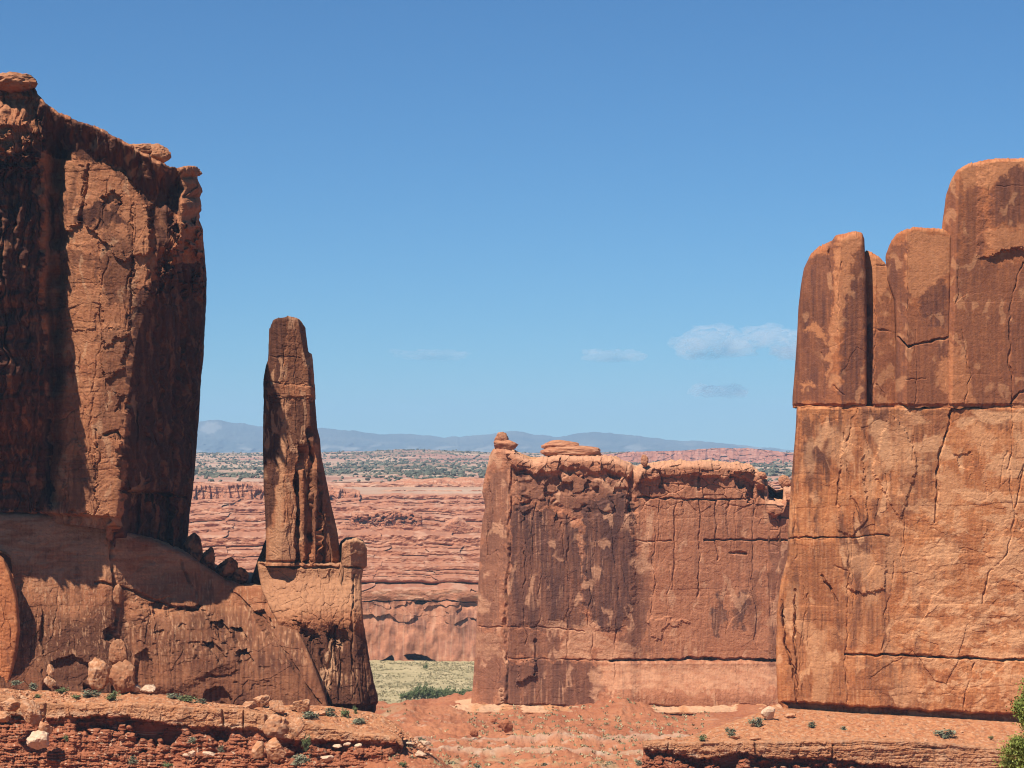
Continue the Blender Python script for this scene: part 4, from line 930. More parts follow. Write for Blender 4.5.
def geo(a, b, n): return list(np.geomspace(a, b, n, endpoint=False))
EDGE = lin([(200, 985), (380, 985), (400, 968), (414, 985), (430, 1010), (470, 1035), (520, 1080), (1400, 1100)])
def ground_z(a, y):
    """height of the ground above the valley floor at bearing column a and distance y"""
    X = (a - 512) * y / F
    zp = 39.0 + (2.2 * fbm(X / 60, y / 26, 4, 801) + 1.6 * fbm(X / 14, y / 8, 3, 802)) * (1 - .8 * sm(890, 945, y)) - 1.6 * sm(900, 960, y) * sm(520, 470, a) * sm(405, 430, a)
    # the bench the middle butte stands on, with its low mound at the left edge
    zp = zp + 3.5 * np.exp(-((a - 420) / 40.0) ** 2) * np.exp(-((y - 960) / 50.0) ** 2) + 2.2 * np.exp(-((y - 880) / 5.0) ** 2) + 2.0 * np.exp(-((y - 850) / 4.0) ** 2)
    zp = zp + 4.5 * sm(940, 985, y) * sm(560, 600, a) * sm(690, 640, a) * np.clip(1 - np.abs(a - 622) / 50, 0, 1)
    near = ZC - y * (0.1455 + 0.0022 * fbm(X / 12, y / 12, 3, 803))
    # talus mound sloping down to the right of the left ledge
    mb = lin([(240, 800), (290, 776), (330, 764), (350, 759), (372, 752), (388, 744), (398, 740), (412, 744), (430, 754), (447, 765), (462, 775), (485, 790)])(a)
    up_ = np.maximum(0, 787 - mb) * y / F * sm(498, 549, y) * sm(680, 560, y)
    near = near + up_ * (1 + .10 * fbm(X / 4, y / 7, 4, 812)) + (.35 * fbm(X / 2.2, y / 5, 3, 813) + .5 * (voro(X / 2.4, y / 6, 814)[2] - .5)) * sm(0, 2, up_)
    # thin ledges crossing the red flat
    for k_, yk in enumerate((812, 836, 861, 884, 905, 931, 958)):
        zp = zp + .55 * sm(0, 1.2, y - yk - 9 * fbm(X / 22, X * 0 + k_ * 7.7, 4, 815)) * sm(-.3, .2, fbm(X / 25, y * 0 + k_ * 3.3, 2, 816)) - .07
    zp = zp + .5 * fbm(X / 3.0, y / 9, 4, 817) + .5 * (voro(X / 5, y / 16, 818)[2] - .5)
    z = np.where(y < 782, near, zp)
    z = np.where(y < 782, z, np.minimum(zp, z)) 
    e = EDGE(a) + 10 * fbm(a / 12, y * 0, 3, 804)
    t = sm(0, 1, (y - e) / (330.0))
    fl = 0.0 + 1.2 * fbm(X / 40, y / 40, 3, 805) + 0.5 * fbm(X / 6, y / 6, 2, 806)
    z = z * (1 - t) + fl * t
    # plain beyond the terraces
    up = sm(1750, 3000, y)
    rise = 109.0 + 5.0 * fbm(X / 260, y / 420, 4, 807) * sm(2900, 4200, y) + 2.0 * fbm(X / 60, y / 90, 3, 808) * sm(2900, 3500, y)
    rise = rise + 12 * np.exp(-((a - 405) / 70.0) ** 2) * np.exp(-((y - 8200) / 900.0) ** 2) * (1 + .5 * fbm(X / 150, y / 300, 3, 809)) * .9
    rise = rise + 7 * np.exp(-((y - 7300) / 500.0) ** 2) * (0.6 + .8 * fbm(X / 420, y / 900, 3, 810))
    rise = rise + 46 * np.clip((y - 3000) / 5200, 0, 1) ** 1.25 - 10 * sm(9500, 14000, y)
    rise = rise + (5 * np.abs(fbm(X / 90, y / 200, 4, 811)) + 2.5 * voro(X / 40, y / 110, 812)[2]) * sm(3080, 3200, y) * sm(4000, 3600, y)
    return z * (1 - up) + rise * up

def ground():
    ys = geo(60, 494, 44) + list(np.linspace(494, 575, 110, endpoint=False)) + geo(575, 760, 20) + list(np.linspace(760, 1110, 300, endpoint=False)) + geo(1110, 1320, 30) + geo(1320, 1720, 130) + geo(1720, 3000, 40) + geo(3000, 9500, 210) + geo(9500, 29000, 40) + [29000]
    ys = np.array(ys)[:, None]
    a = np.concatenate([np.arange(-420, 280, 5.0), np.arange(280, 700, 1.0), np.arange(700, 1446, 4.0)])[None, :]
    a, y = np.broadcast_arrays(a, ys)
    z = ground_z(a, y)
    X = (a - 512) * y / F
    V = np.stack([X, y, z], -1).reshape(-1, 3)
    grass = sm(1130, 1230, y) * sm(1760, 1720, y)
    grass = np.maximum(grass, .5 * sm(.15, .5, fbm(X / 14, y / 20, 4, 819)) * sm(780, 800, y) * sm(870, 820, y))
    grass = np.maximum(grass, .45 * sm(.1, .5, fbm(X / 22, y / 22, 3, 820)) * sm(800, 990, y) * sm(420, 380, a))
    sand = sm(2500, 2900, y)
    b = HOR - (z - ZC) * F / y
    scr = sm(0.0, .4, fbm(X / 300, y / 500, 4, 821) + .9 * np.exp(-((y - 4700) / 900.0) ** 2) + .35 * np.exp(-((y - 8000) / 1500.0) ** 2) - .15) * sm(3200, 3900, y)
    spk = sm(.1, .35, fbm(X / 22, y / 60, 2, 822))
    pink = .8 * sm(3080, 3160, y) * sm(3900, 3600, y) + sm(.0, .4, fbm(X / 700, y / 420, 4, 823) - .1 + .9 * sm(5600, 6300, y) * sm(7400, 6700, y) * sm(380, 440, a))  * sm(2800, 3200, y)
    pale = .8 * sm(.25, .5, fbm(X / 400, y / 150, 4, 824)) * sm(3000, 3300, y) + .55 * np.maximum(np.exp(-((y - 880) / 4.0) ** 2), np.exp(-((y - 850) / 3.5) ** 2)) + .5 * sm(.5, .7, fbm(X / 5, y / 5, 2, 826) + .2 * fbm(X / 40, y / 40, 2, 827)) * sm(1000, 900, y)
    o = build('ground', V, grid_quads(*a.shape)[:, ::-1], M_ground, dict(grass=grass, sand=sand, scrub=np.clip(scr * (.3 + .55 * spk), 0, .85), pink=np.clip(pink + .7 * sm(.05, .4, fbm(X / 260, y / 240, 4, 828)) * sm(3000, 3300, y), 0, 1), pale=np.clip(pale, 0, 1)), origin=(0, 0, 0), smooth=True)
    tag(o, kind='structure')
ground()

def sheet(name, a0, a1, da, b0, b1, db, Yf, attrs, mat, parent=None, fin=None):
    """relief sheet for land that continues behind other land: rows b from b0 (low) up to b1"""
    a = np.arange(a0, a1, da)[None, :]; b = np.arange(b0, b1, -db)[:, None]
    a, b = np.broadcast_arrays(a, b)
    y = Yf(a, b)
    X, Y, Z = Pw(a, b, y)
    if fin is not None: Z = Z + fin(a, b, y)
    return build(name, np.stack(np.broadcast_arrays(X, Y, Z), -1).reshape(-1, 3), grid_quads(*a.shape)[:, ::-1], mat, {k: q.astype(np.float32) + 0 * a for k, q in attrs(a, b).items()}, parent, origin=Pw(420, b0, 1650))

def terraces():
    """far side of the valley: a streaked wall, then ledges of slickrock stepping back to the plain"""
    base = lin([(670, 1655), (664, 1660), (640, 1663), (602, 1668), (598, 1690), (580, 1770), (565, 1850), (550, 1950), (530, 2150), (515, 2380), (505, 2560), (495, 2800), (484, 3080), (482, 3120)])
    def ledges(q, seed, aa_):
        r = np.random.RandomState(seed)
        ed = np.array([478, 482, 489, 493, 499, 503, 505, 512, 514, 521, 526, 531, 546, 549, 556, 562, 564, 571, 575, 577, 584, 602, 700.])
        k = np.clip(np.searchsorted(ed, q), 1, len(ed) - 1)
        top, bot = ed[k - 1], ed[k]
        t = np.clip((q - top) / (bot - top), 0, 1)         # 0 at the upper edge of the bed
        over = (r.rand(200) ** 1.4)[k] * sm(-.35, .25, fbm(q * 0 + aa_ / 45.0, k * 3.7, 3, 829))
        # tread uses the uppermost part, then a riser with a small undercut at its foot
        tt = np.where(t < .35, t / .35, 1.0)
        qq = top + (bot - top) * (.05 + .95 * tt)
        return qq, t, over
    def Yf(a, b):
        q0 = b + 2.6 * fbm(a / 110, b / 200, 3, 830) + 1.0 * fbm(a / 20, b / 40, 3, 831) + .012 * (a - 400) + 2.6 * (voro(a / 46 + .25 * fbm(b / 14, a / 60, 2, 828), b / 60, 827)[2] - .5) * sm(604, 598, b)
        qq, t, ov = ledges(q0, 832, a)
        qw = np.where(q0 < 601, qq, q0)
        y = base(qw)
        k = sm(604, 596, b)
        y = y + k * (4.5 * sm(.86, .98, t) * sm(.1, .5, ov) - 1.0 * fbm(a / 9, b / 5, 4, 833) - 1.0 * (voro(a / 13, b / 6, 826)[2] - .5) * sm(-.1, .3, fbm(a / 60, b / 25, 2, 825))) * np.clip((base(b) - 1500) / 500, .4, 2)
        wall = 1 - k
        y = y - wall * 4 * (voro((a + 3 * fbm(a / 9, b / 9, 2, 824)) / 17, (b + 2 * fbm(a / 9, b / 9, 2, 823)) / 8, 822)[2] - .5) * sm(632, 618, b)
        y = y - wall * (5 * fbm(a / 40, b / 70, 4, 834) )
        xw, yw = a + 1.2 * fbm(a / 6, b / 6, 3, 838), b + .8 * fbm(a / 6, b / 6, 3, 839)
        cave = np.maximum(poly(xw, yw, [(404, 655), (412, 654), (420, 655), (429, 658), (438, 664), (428, 663), (418, 660.5), (408, 659)], 1), poly(xw, yw, [(355, 664), (372, 661), (384, 660), (392, 656), (394, 661), (386, 667), (355, 670)], 1))
        y = y + 22 * cave + 10 * poly(a, b, [(415, 602), (419, 600), (428, 601), (424, 604), (416, 604)], 1.5)
        y = y + 7 * np.exp(-((b - 584 - 2 * fbm(a / 30, b * 0, 2, 840)) / 1.6) ** 2)
        y = y + 12 * np.exp(-((b - 665.5) / 1.0) ** 2) * sm(0, .3, fbm(a / 20, b * 0, 2, 841) + .2)
        return y
    def at(a, b):
        x, y = warpf(842, 5, 14)(a, b)
        q0 = b + 2.6 * fbm(a / 110, b / 200, 3, 830) + 1.0 * fbm(a / 20, b / 40, 3, 831) + .012 * (a - 400) + 2.6 * (voro(a / 46 + .25 * fbm(b / 14, a / 60, 2, 828), b / 60, 827)[2] - .5) * sm(604, 598, b)
        wall = sm(598, 606, b)
        st = np.clip(.7 + .6 * fbm(a / 2, b / 40, 3, 843), 0, 1.1)
        v = wall * (.5 * stain(a, b, 844, .47, 4, 25) + .12 * sm(-.1, .5, fbm(a / 3, b / 60, 3, 846)))
        for P, k in (([(398, 612), (430, 618), (426, 632), (400, 628)], .7), ([(446, 610), (490, 615), (490, 645), (470, 640), (446, 630)], .75), ([(436, 640), (470, 630), (480, 655), (440, 655)], .45), ([(362, 606), (392, 602), (400, 606), (366, 612)], .6)):
            v = np.maximum(v, k * poly(x, y, P, 3) * st)
        v = np.maximum(v, .22 * (1 - wall) * sm(.1, .5, fbm(a / 12, b / 4, 4, 847, .6)))
        p = .35 * wall * sm(.2, .7, fbm(a / 3, b / 40, 4, 848)) + .5 * (1 - wall) * sm(.1, .55, fbm(a / 18, b / 5, 4, 849, .6)) + .6 * sm(500, 488, b) * sm(-.1, .3, fbm(a / 16, b / 3, 4, 850))
        p = np.maximum(p, .7 * sm(662, 667, b))
        tn = np.clip(.5 + .3 * strata(q0, 851, 2.5, 14) + .45 * fbm(a / 13, b / 6, 5, 852, .6), 0, 1)
        return dict(varn_shade=np.clip(v, 0, 1) * (1 - .7 * np.clip(p, 0, 1)), pale=np.clip(p, 0, 1), tone=tn, flat=sm(600, 560, b) * .25)
    o = sheet('terraced_cliff', 60, 1000, .7, 672, 481.5, .45, Yf, at, M_far)
    tag(o, 'far pinkish cliff of banded slickrock terraces stepping back beyond the grassy valley floor', 'cliff')
terraces()

M_fins = rock_mat('far_fin_rock', (0.33, 0.130, 0.080), (0.40, 0.170, 0.108), (0.20, 0.085, 0.065), (0.55, 0.33, 0.24), (0.44, 0.20, 0.14), .08)
def far_fins():
    """distant red country of fins and domes on the right horizon"""
    T = lin([(560, 458), (600, 455), (630, 452.5), (650, 451.5), (680, 451), (700, 449.5), (722, 448.5), (745, 448.5), (765, 450), (785, 453), (800, 454.5), (860, 455), (1000, 456)])
    a = np.arange(560, 1000, .6)[None, :]; v = np.linspace(0, 1, 60)[:, None]
    top = T(a) - .8 * np.abs(fbm(a / 6, a * 0, 3, 861)) - .5 * voro(a / 5, a * 0 + .5, 862)[2]
    b = 467 + v * (top - 467)
    a, b = np.broadcast_arrays(a, b)
    y = 5600 + 900 * (1 - (b - 448) / 20) + 0 * a
    q = voro(a / 9, b / 3.0, 863); q2 = voro(a / 4, b / 5, 864)
    y = y - 60 * (q[2] - .5) - 40 * (q2[2] - .5) - 60 * ridged(a / 10, b / 40, 2, 865)
    X, Y, Z = Pw(a, b, y)
    V = np.stack([X, Y, Z], -1).reshape(-1, 3)
    Xb, Yb, Zb = Pw(a[-1], b[-1] + 12, y[-1] + 500)
    V = np.concatenate([V, np.stack([Xb, Yb, Zb], -1)])
    nr, nc = a.shape
    Q = np.concatenate([grid_quads(nr + 1, nc)])[:, ::-1]
    z = lambda q: np.concatenate([q.reshape(-1), q[-1]])
    at = dict(varn_shade=z(.5 * sm(.1, .5, fbm(a / 6, b / 4, 3, 866))), pale=z(.3 * sm(.1, .5, fbm(a / 9, b / 1.2, 3, 867))), tone=z(np.clip(.5 + .6 * fbm(a / 14, b / 2, 4, 868), 0, 1)), flat=z(0 * a))
    o = build('hills', V, Q, M_fins, at, origin=(0, 0, 0))
    tag(o, kind='structure')
far_fins()

def mountains():
    m, n, l, p = nt_new('mountain')
    c = mixc(n, l, noise_fac(n, l, 0.0012, .4, .62, 6), (0.055, 0.072, 0.066), (0.10, 0.11, 0.095))
    l.new(mixc(n, l, attr(n, 'pale'), c, (0.40, 0.37, 0.31)), p.inputs['Base Color'])
    T = lin([(-500, 430), (0, 424), (150, 423), (196, 422), (208, 420), (222, 421), (240, 423), (262, 427), (300, 429.5), (320, 428), (345, 430), (380, 434), (410, 434), (430, 436), (445, 437), (470, 436), (490, 434), (510, 431), (522, 432), (540, 435), (556, 437), (575, 434),
             (592, 432), (610, 433), (640, 436), (670, 440), (700, 441), (730, 444), (750, 446), (780, 449), (800, 450.5), (900, 452), (1500, 452)])
    a = np.arange(-420, 1440, 1.2)[None, :]; v = np.linspace(0, 1, 60)[:, None]
    top = T(a) + 1.0 * fbm(a / 15, a * 0, 5, 871, .55)
    b = 462 + v * (top - 462)
    a, b = np.broadcast_arrays(a, b)
    hh = (462 - b) / 40.0
    y = 22500 + 4200 * v - 380 * ridged(a / 34 + .4 * b / 9, b / 26, 4, 872) * (1 - .75 * v) - 60 * fbm(a / 6, b / 5, 3, 873)
    X, Y, Z = Pw(a, b, y)
    V = np.stack([X, Y, Z], -1).reshape(-1, 3)
    Xb, Yb, Zb = Pw(a[-1], b[-1] * 0 + 462, y[-1] + 1200)
    V = np.concatenate([V, np.stack([Xb, Yb, Zb], -1)])
    nr, nc = a.shape
    pale = .35 * poly(a + 2 * fbm(a / 6, b / 6, 3, 874), b + 2 * fbm(a / 6, b / 6, 3, 875), [(200, 428), (208, 421), (218, 423), (222, 427), (212, 434), (204, 432)], 2) + .35 * sm(.2, .6, fbm(a / 26, b / 5, 3, 876)) * sm(440, 450, b)
    o = build('mountains', V, np.concatenate([grid_quads(nr + 1, nc)])[:, ::-1], m, dict(pale=np.concatenate([pale.reshape(-1), pale[-1]])), origin=(0, 0, 0), smooth=True)
    tag(o, kind='structure')
mountains()
# ------------------------------------------------------------------ loose rocks
def ico(sub):
    import bmesh
    bm = bmesh.new(); bmesh.ops.create_icosphere(bm, subdivisions=sub, radius=1.0)
    V = np.array([v.co[:] for v in bm.verts]); Q = np.array([[v.index for v in f.verts] for f in bm.faces]); bm.free()
    return V, Q
ICO = {k: ico(k) for k in (1, 2, 3, 4, 5)}

def chop(V, seed, n=13, lo=.55, hi=.82):
    hi = max(hi, lo + .12)
    """angular boulder: unit directions cut by random planes"""
    r = np.random.RandomState(seed)
    N = r.randn(n, 3); N /= np.linalg.norm(N, axis=1, keepdims=True)
    d = lo + (hi - lo) * r.rand(n)
    dots = V @ N.T
    rad = np.min(np.where(dots > 1e-3, d[None] / np.maximum(dots, 1e-3), 9), 1)
    return V * np.minimum(rad, 1.05)[:, None]

def rock_attr(V, seed, pale=.3, varn_shade=.3):
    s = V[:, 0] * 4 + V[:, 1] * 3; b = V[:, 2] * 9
    return dict(varn_shade=np.clip(varn_shade * sm(0, .5, fbm(s / 3, b / 4, 3, seed)), 0, 1), pale=np.clip(pale * (sm(-.1, .5, fbm(s / 2, b / 2, 3, seed + 3)) if pale < .8 else .8 + .3 * fbm(s / 2, b / 2, 3, seed + 3)), 0, 1),
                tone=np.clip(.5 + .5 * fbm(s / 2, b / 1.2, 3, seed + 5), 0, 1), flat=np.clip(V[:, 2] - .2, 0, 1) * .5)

def near_y(Y):
    return Y if Y > 540 else (531 + (Y - 452) * .26 if Y > 452 else Y + 76)

# surfaces of the two benches: row of the bench top at column a and distance y
bt = lin([(-70, 684), (0, 688), (30, 690), (60, 691), (120, 693), (160, 694), (215, 703), (250, 706), (300, 705), (330, 706), (372, 712), (384, 716), (400, 726), (425, 744), (445, 761)])
ft = lin([(-20, 695), (0, 696), (40, 703), (120, 704), (180, 707), (240, 710), (265, 715), (300, 723), (352, 733), (400, 737), (425, 750), (445, 765)])
yb = lin([(-70, 542), (120, 545), (300, 549), (372, 551), (400, 546), (445, 538), (480, 536)])
def fb(a, y):
    t = np.clip((y - 530) / (yb(a) - 530), 0, 1)
    zf = -(ft(a) - HOR) * 530; zb = -(bt(a) - HOR) * yb(a)
    return HOR - (zf + t * (zb - zf)) / y
bt2 = lin([(643, 741), (660, 739.5), (690, 736), (720, 726), (750, 715), (775, 708), (850, 713), (930, 717), (1010, 722), (1110, 726)]); ft2 = lin([(643, 741), (760, 742), (870, 740), (950, 744), (1030, 752)]); yb2 = lin([(643, 660), (690, 676), (780, 696), (1110, 690)])
def fb2(a, y):
    t = np.clip((y - 655) / (yb2(a) - 655), 0, 1)
    zf = -(ft2(a) - HOR) * 655; zb = -(bt2(a) - HOR) * yb2(a)
    return HOR - (zf + t * (zb - zf)) / y
_yy = np.arange(498, 600, .5)
def settle(a, b):
    """distance at which the talus mound reaches row b in column a, if it does"""
    if -60 < a < 398 and b < ft(a) - .3:
        q = np.linspace(530.5, float(yb(a)) - .5, 60)
        k = np.nonzero(fb(float(a), q) <= b)[0]
        return float(q[k[0]]) if len(k) else float(q[-1])
    if 646 < a < 1100 and b < ft2(a) - .3:
        q = np.linspace(655.5, float(yb2(a)) - .5, 60)
        k = np.nonzero(fb2(float(a), q) <= b)[0]
        return float(q[k[0]]) if len(k) else float(q[-1])
    if not (310 < a < 500 and b > 738):
        return None
    z = ground_z(np.full(_yy.shape, float(a)), _yy)
    bb = HOR - (z - ZC) * F / _yy
    k = np.nonzero(bb <= b)[0]
    return float(_yy[k[0]]) if len(k) else None

def boulder(name, a, b, w, h, Y, seed, mat, label, cat='boulder', group=None, pale=.35, varn_shade=.3, sub=4, depth=.8, n=13, rough=.09, tilt=0, lo=.5, parent=None, kind='chop', ribs=0):
    """rock w x h pixels across whose foot stands at row b, column a, distance Y"""
    Y_ = Y
    Y = (settle(a, b) if b > 680 else None) if not (542 < Y < 600 or Y > 700) else None
    Y = Y or near_y(Y_)
    V, Q = ICO[sub]
    P = chop(V, seed, n, lo)
    s1 = V[:, 0] * 3; s2 = V[:, 2] * 3 + V[:, 1] * 2.3
    P = P * (1 + rough * fbm(s1, s2, 4, seed + 1) + rough * .6 * fbm(s1 * 3.1, s2 * 3.1, 3, seed + 2))[:, None]
    if ribs: P[:, :2] *= (1 + ribs * strata(P[:, 2] * 30 + 2 * fbm(s1, s2, 2, seed), seed, 3, 14, 60, -60))[:, None]
    ex = (P.max(0) - P.min(0)) / 2; P = (P - (P.max(0) + P.min(0)) / 2) / ex
    t = math.radians(tilt)
    g = Y / F
    P = P * np.array([w * g / 2, w * g * depth / 2, h * g / 2])
    P = np.stack([P[:, 0] * math.cos(t) - P[:, 2] * math.sin(t), P[:, 1], P[:, 0] * math.sin(t) + P[:, 2] * math.cos(t)], 1)
    P[:, 2] -= P[:, 2].min() + .06 * h * g
    base = np.array(Pw(a, b, Y))
    o = build(name, P + base, Q, mat, rock_attr(V, seed, pale, varn_shade), parent, origin=base)
    if parent is None: tag(o, label, cat, group)
    return o

def rocks():
    # the balanced stack and the flat cap on the middle butte
    r = tag(empty('balanced_rock', Pw(503, 450, 992)), 'knob of two stacked rounded stones balanced on the left corner of the flat-topped butte', 'balanced rock')
    boulder('lower_stone', 506, 452, 25, 14, 1003, 11, M_mid, '', parent=r, n=14, lo=.66, depth=.9, rough=.05)
    boulder('upper_stone', 501.5, 443.5, 14.5, 12.5, 1003, 12, M_mid, '', parent=r, n=14, lo=.7, depth=.9, rough=.05, ribs=.06)
    r = tag(empty('cap_rock', Pw(570, 455, 990)), 'low flat-topped cap of pale slabs lying along the rim of the middle butte', 'cap rock')
    boulder('lower_slab', 571, 458.5, 62, 14, 1006, 14, M_mid, '', parent=r, n=8, lo=.85, depth=.55, rough=.05, pale=.5)
    boulder('upper_slab', 560, 452, 38, 13, 1006, 15, M_mid, '', parent=r, n=8, lo=.8, depth=.6, rough=.05, pale=.4)
    boulder('lip_slab', 583, 456, 34, 8, 1004, 16, M_mid, '', parent=r, n=8, lo=.8, depth=.6, rough=.04)
    boulder('boulder', 644.5, 466.5, 8, 13, 992, 17, M_mid, 'small knob standing on the rim of the middle butte right of its dark cleft', n=9, lo=.75, pale=.5)
    boulder('boulder', 761.5, 480, 11, 9, 1000, 18, M_mid, 'small orange stone balanced at the right end of the flat-topped butte', n=9, lo=.8)
    boulder('boulder', 785, 488, 14, 14, 1010, 19, M_mid, 'mushroom-shaped stone partly hidden behind the edge of the right cliff', n=10, lo=.75)
    # left cliff top
    boulder('boulder', 14, 92, 48, 20, 594, 20, M_left, 'layered dome of rock crowning the top left corner of the dark cliff', n=12, lo=.85, ribs=.06, depth=1.0)
    boulder('boulder', 142, 157, 30, 15, 606, 21, M_left, 'long low slab on the rim of the dark cliff', n=10, lo=.75, depth=1.0)
    boulder('boulder', 159, 163, 25, 21, 606, 22, M_left, 'square-cut block perched on the rim of the dark cliff, nearest its right corner', n=9, lo=.75, depth=1.0)
    boulder('boulder', 190, 178, 25, 13, 616, 23, M_left, 'flat capstone topping the right corner of the dark cliff', n=9, lo=.8, depth=.9)
    boulder('boulder', 189, 200, 27, 23, 618, 24, M_left, 'rounded bulge of rock under the capstone at the right corner of the dark cliff', n=12, lo=.82, depth=.9, varn_shade=.5)
    boulder('boulder', 188, 217, 27, 19, 618, 25, M_left, 'lower nose-like knob jutting from the right corner of the dark cliff', n=12, lo=.78, depth=.9, varn_shade=.6)
    # stones in the shade of the ramp between cliff and spire
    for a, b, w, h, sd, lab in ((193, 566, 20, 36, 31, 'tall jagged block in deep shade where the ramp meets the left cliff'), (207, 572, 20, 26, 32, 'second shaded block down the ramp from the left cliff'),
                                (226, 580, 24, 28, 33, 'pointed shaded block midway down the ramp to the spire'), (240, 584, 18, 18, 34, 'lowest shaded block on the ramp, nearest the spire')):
        boulder('boulder', a, b, w, h, 634, sd, M_left, lab, group='blocks in the shade of the ramp', varn_shade=1.6, pale=0, depth=1, n=7, lo=.42, tilt=(sd % 3 - 1) * 16)  # heavy dark coat paints the ramp's shade onto these blocks
    # rocks at the foot of the left cliff
    r = tag(empty('rock_pinnacle', Pw(50, 687, 500)), 'small pale stone pinnacle standing alone on the left bench', 'rock pinnacle')
    boulder('base_stone', 50, 687.5, 12, 13, 500, 41, M_cap, '', parent=r, n=10, sub=3, pale=.6, varn_shade=.1)
    boulder('top_stone', 50.5, 677, 8, 14, 500, 42, M_cap, '', parent=r, n=9, sub=3, pale=.6, varn_shade=.1)
    boulder('boulder', 98.5, 689, 24, 34, 505, 43, M_cap, 'upright rounded tan boulder leaning on a taller slab on the left bench', n=15, lo=.74, varn_shade=.25, pale=.35)
    r = tag(empty('rock_slab', Pw(122, 692, 508)), 'tall cracked slab with a slanting right side beside the rounded boulder', 'rock slab')
    boulder('lower_block', 122, 693, 28, 36, 508, 44, M_left, '', parent=r, n=12, lo=.72, pale=.4)
    boulder('upper_block', 118.5, 665, 20, 28, 508, 45, M_left, '', parent=r, n=11, lo=.74, pale=.3)
    boulder('rock_pinnacle', 117.5, 603, 9, 20, 566, 46, M_left, 'thin stone finger in the notch of the slickrock foot', 'rock pinnacle', n=10, lo=.75, sub=3, pale=.5, varn_shade=.1)
    # left bench and slope
    L = [(302, 713, 17, 15, 520, 51, 'rounded orange boulder at the foot of the banded pedestal, largest one there'), (293, 711, 9, 7, 515, 52, 'small stone touching the left side of the largest pedestal boulder'),
         (320, 716, 14, 6, 505, 53, 'flat low stone right of the largest pedestal boulder'), (262, 708, 18, 14, 500, 54, 'heaped tan boulder left of the pedestal, under the slickrock foot'), (250, 710, 16, 10, 498, 55, 'broad stone at the left end of the heap under the slickrock foot'),
         (277, 714, 16, 15, 496, 56, 'blocky boulder at the right end of the heap under the slickrock foot'), (276, 738, 28, 26, 440, 57, 'big square block broken from the ledge cap, dark hollow on its right'), (296, 736, 18, 20, 440, 58, 'upright block wedged in the ledge below the pedestal boulders'),
         (258, 758, 13, 18, 436, 59, 'narrow tan block standing on the red beds'), (276, 760, 22, 24, 434, 60, 'faceted tan boulder fallen onto the red beds below the ledge'), (10, 712, 26, 15, 446, 61, 'grey-topped block lying at the far left end of the ledge'),
         (31, 725, 22, 28, 444, 62, 'tilted grey-brown slab slumped off the ledge at far left'), (38, 749, 22, 20, 440, 63, 'tan boulder with pale patches on the red slope at far left'), (46, 734, 14, 14, 441, 64, 'smaller block between the slumped slab and the ledge hollow'),
         (2, 722, 18, 12, 440, 65, 'flat tan stone cut by the left edge of the picture'), (412, 746, 15, 6, 470, 66, 'grey-white slab over a dark gap on the slope right of the pedestal'), (399, 742, 10, 7, 470, 67, 'black-shadowed stone at the top of the slope right of the pedestal'),
         (425, 745, 12, 5, 470, 68, 'thin pale slab at the right tip of the slope'), (421, 757, 12, 7, 466, 69, 'brown stone under the pale slabs on the slope'), (337, 748, 10, 4, 440, 70, 'first white stone of the row on the slope, leftmost'), (347, 746, 8, 4, 440, 71, 'little white stone in the middle of the row on the slope'),
         (358, 747, 8, 4, 440, 72, 'white stone fourth along the row on the slope'), (375, 750, 10, 5, 442, 73, 'largest white stone, at the right end of the row on the slope'), (327, 761, 14, 6, 436, 74, 'flat cream slab low on the red slope'), (336, 766, 10, 5, 434, 75, 'cream stone just below the flat cream slab'), (317, 768, 9, 8, 434, 76, 'tan stone left of the flat cream slab'),
         (192, 756, 8, 6, 438, 77, 'white chip on the red slope under the big hollow, upper one'), (186, 757, 7, 4, 438, 78, 'low white chip beside the upper white chip'), (209, 756, 13, 5, 438, 79, 'tan flake right of the white chips under the hollow'),
         (148, 692, 16, 8, 500, 80, 'pale boulder with a dark gap, beside the tall cracked slab'), (136, 692, 10, 8, 500, 81, 'pale stone at the foot of the tall cracked slab')]
    for a, b, w, h, Y, sd, lab in L:
        white = 'white' in lab or 'cream' in lab or 'pale' in lab
        boulder('boulder', a, b, w, h, Y, sd, M_cap, lab, 'stone' if w < 13 else 'boulder', varn_shade=.15 if white else .35, pale=.95 if white else .35, sub=3 if w < 16 else 4, n=12)
    # middle and right
    R = [(768, 721, 14, 16, 690, 91, 'bright cream pointed boulder at the left foot of the right cliff', 1.0, 0), (506, 732, 14, 14, 890, 92, 'reddish boulder on the slope below the middle butte, larger of a pair', .1, .3), (474, 737, 9, 9, 880, 93, 'dark red boulder lower left of the larger one below the butte', 0, .5),
         (507, 751, 10, 7, 860, 94, 'grey-white block, tallest of three in a row on the red flat', .8, 0), (512, 754, 7, 6, 858, 95, 'grey-white block in the middle of three on the red flat', .8, 0), (517, 755, 6, 5, 857, 96, 'lowest of three grey-white blocks on the red flat', .8, 0),
         (430, 717, 6, 4, 980, 97, 'dark red stone on top of the red mound', 0, .6), (494, 722, 8, 5, 940, 98, 'brown stone just under the pale ledge of the butte', .1, .4), (500, 728, 7, 5, 915, 99, 'small reddish stone above the pair below the butte', .1, .3), (790, 718, 12, 5, 680, 100, 'flat orange stone right of the cream pointed boulder', .4, .1),
         (668, 739, 7, 3, 625, 101, 'thin slab throwing a small shadow on the right ledge', .3, .2), (735, 739, 10, 4, 625, 102, 'low flake near the grey bushes on the right ledge', .3, .2), (755, 740, 12, 3, 620, 103, 'longer low flake on the right ledge by its dark crack', .3, .2)]
    for a, b, w, h, Y, sd, lab, p, v in R:
        boulder('boulder', a, b, w, h, Y, sd, M_cap if p > .25 else M_red, lab, 'stone' if w < 10 else 'boulder', pale=p, varn_shade=v, sub=3, n=12)
    # outcrops far up on the terraces
    f = weather(880, slabs=3, slab_wh=(9, 9), fine=.8, beds=.8, bed=(2, 6), big=2.5, small=1.5)
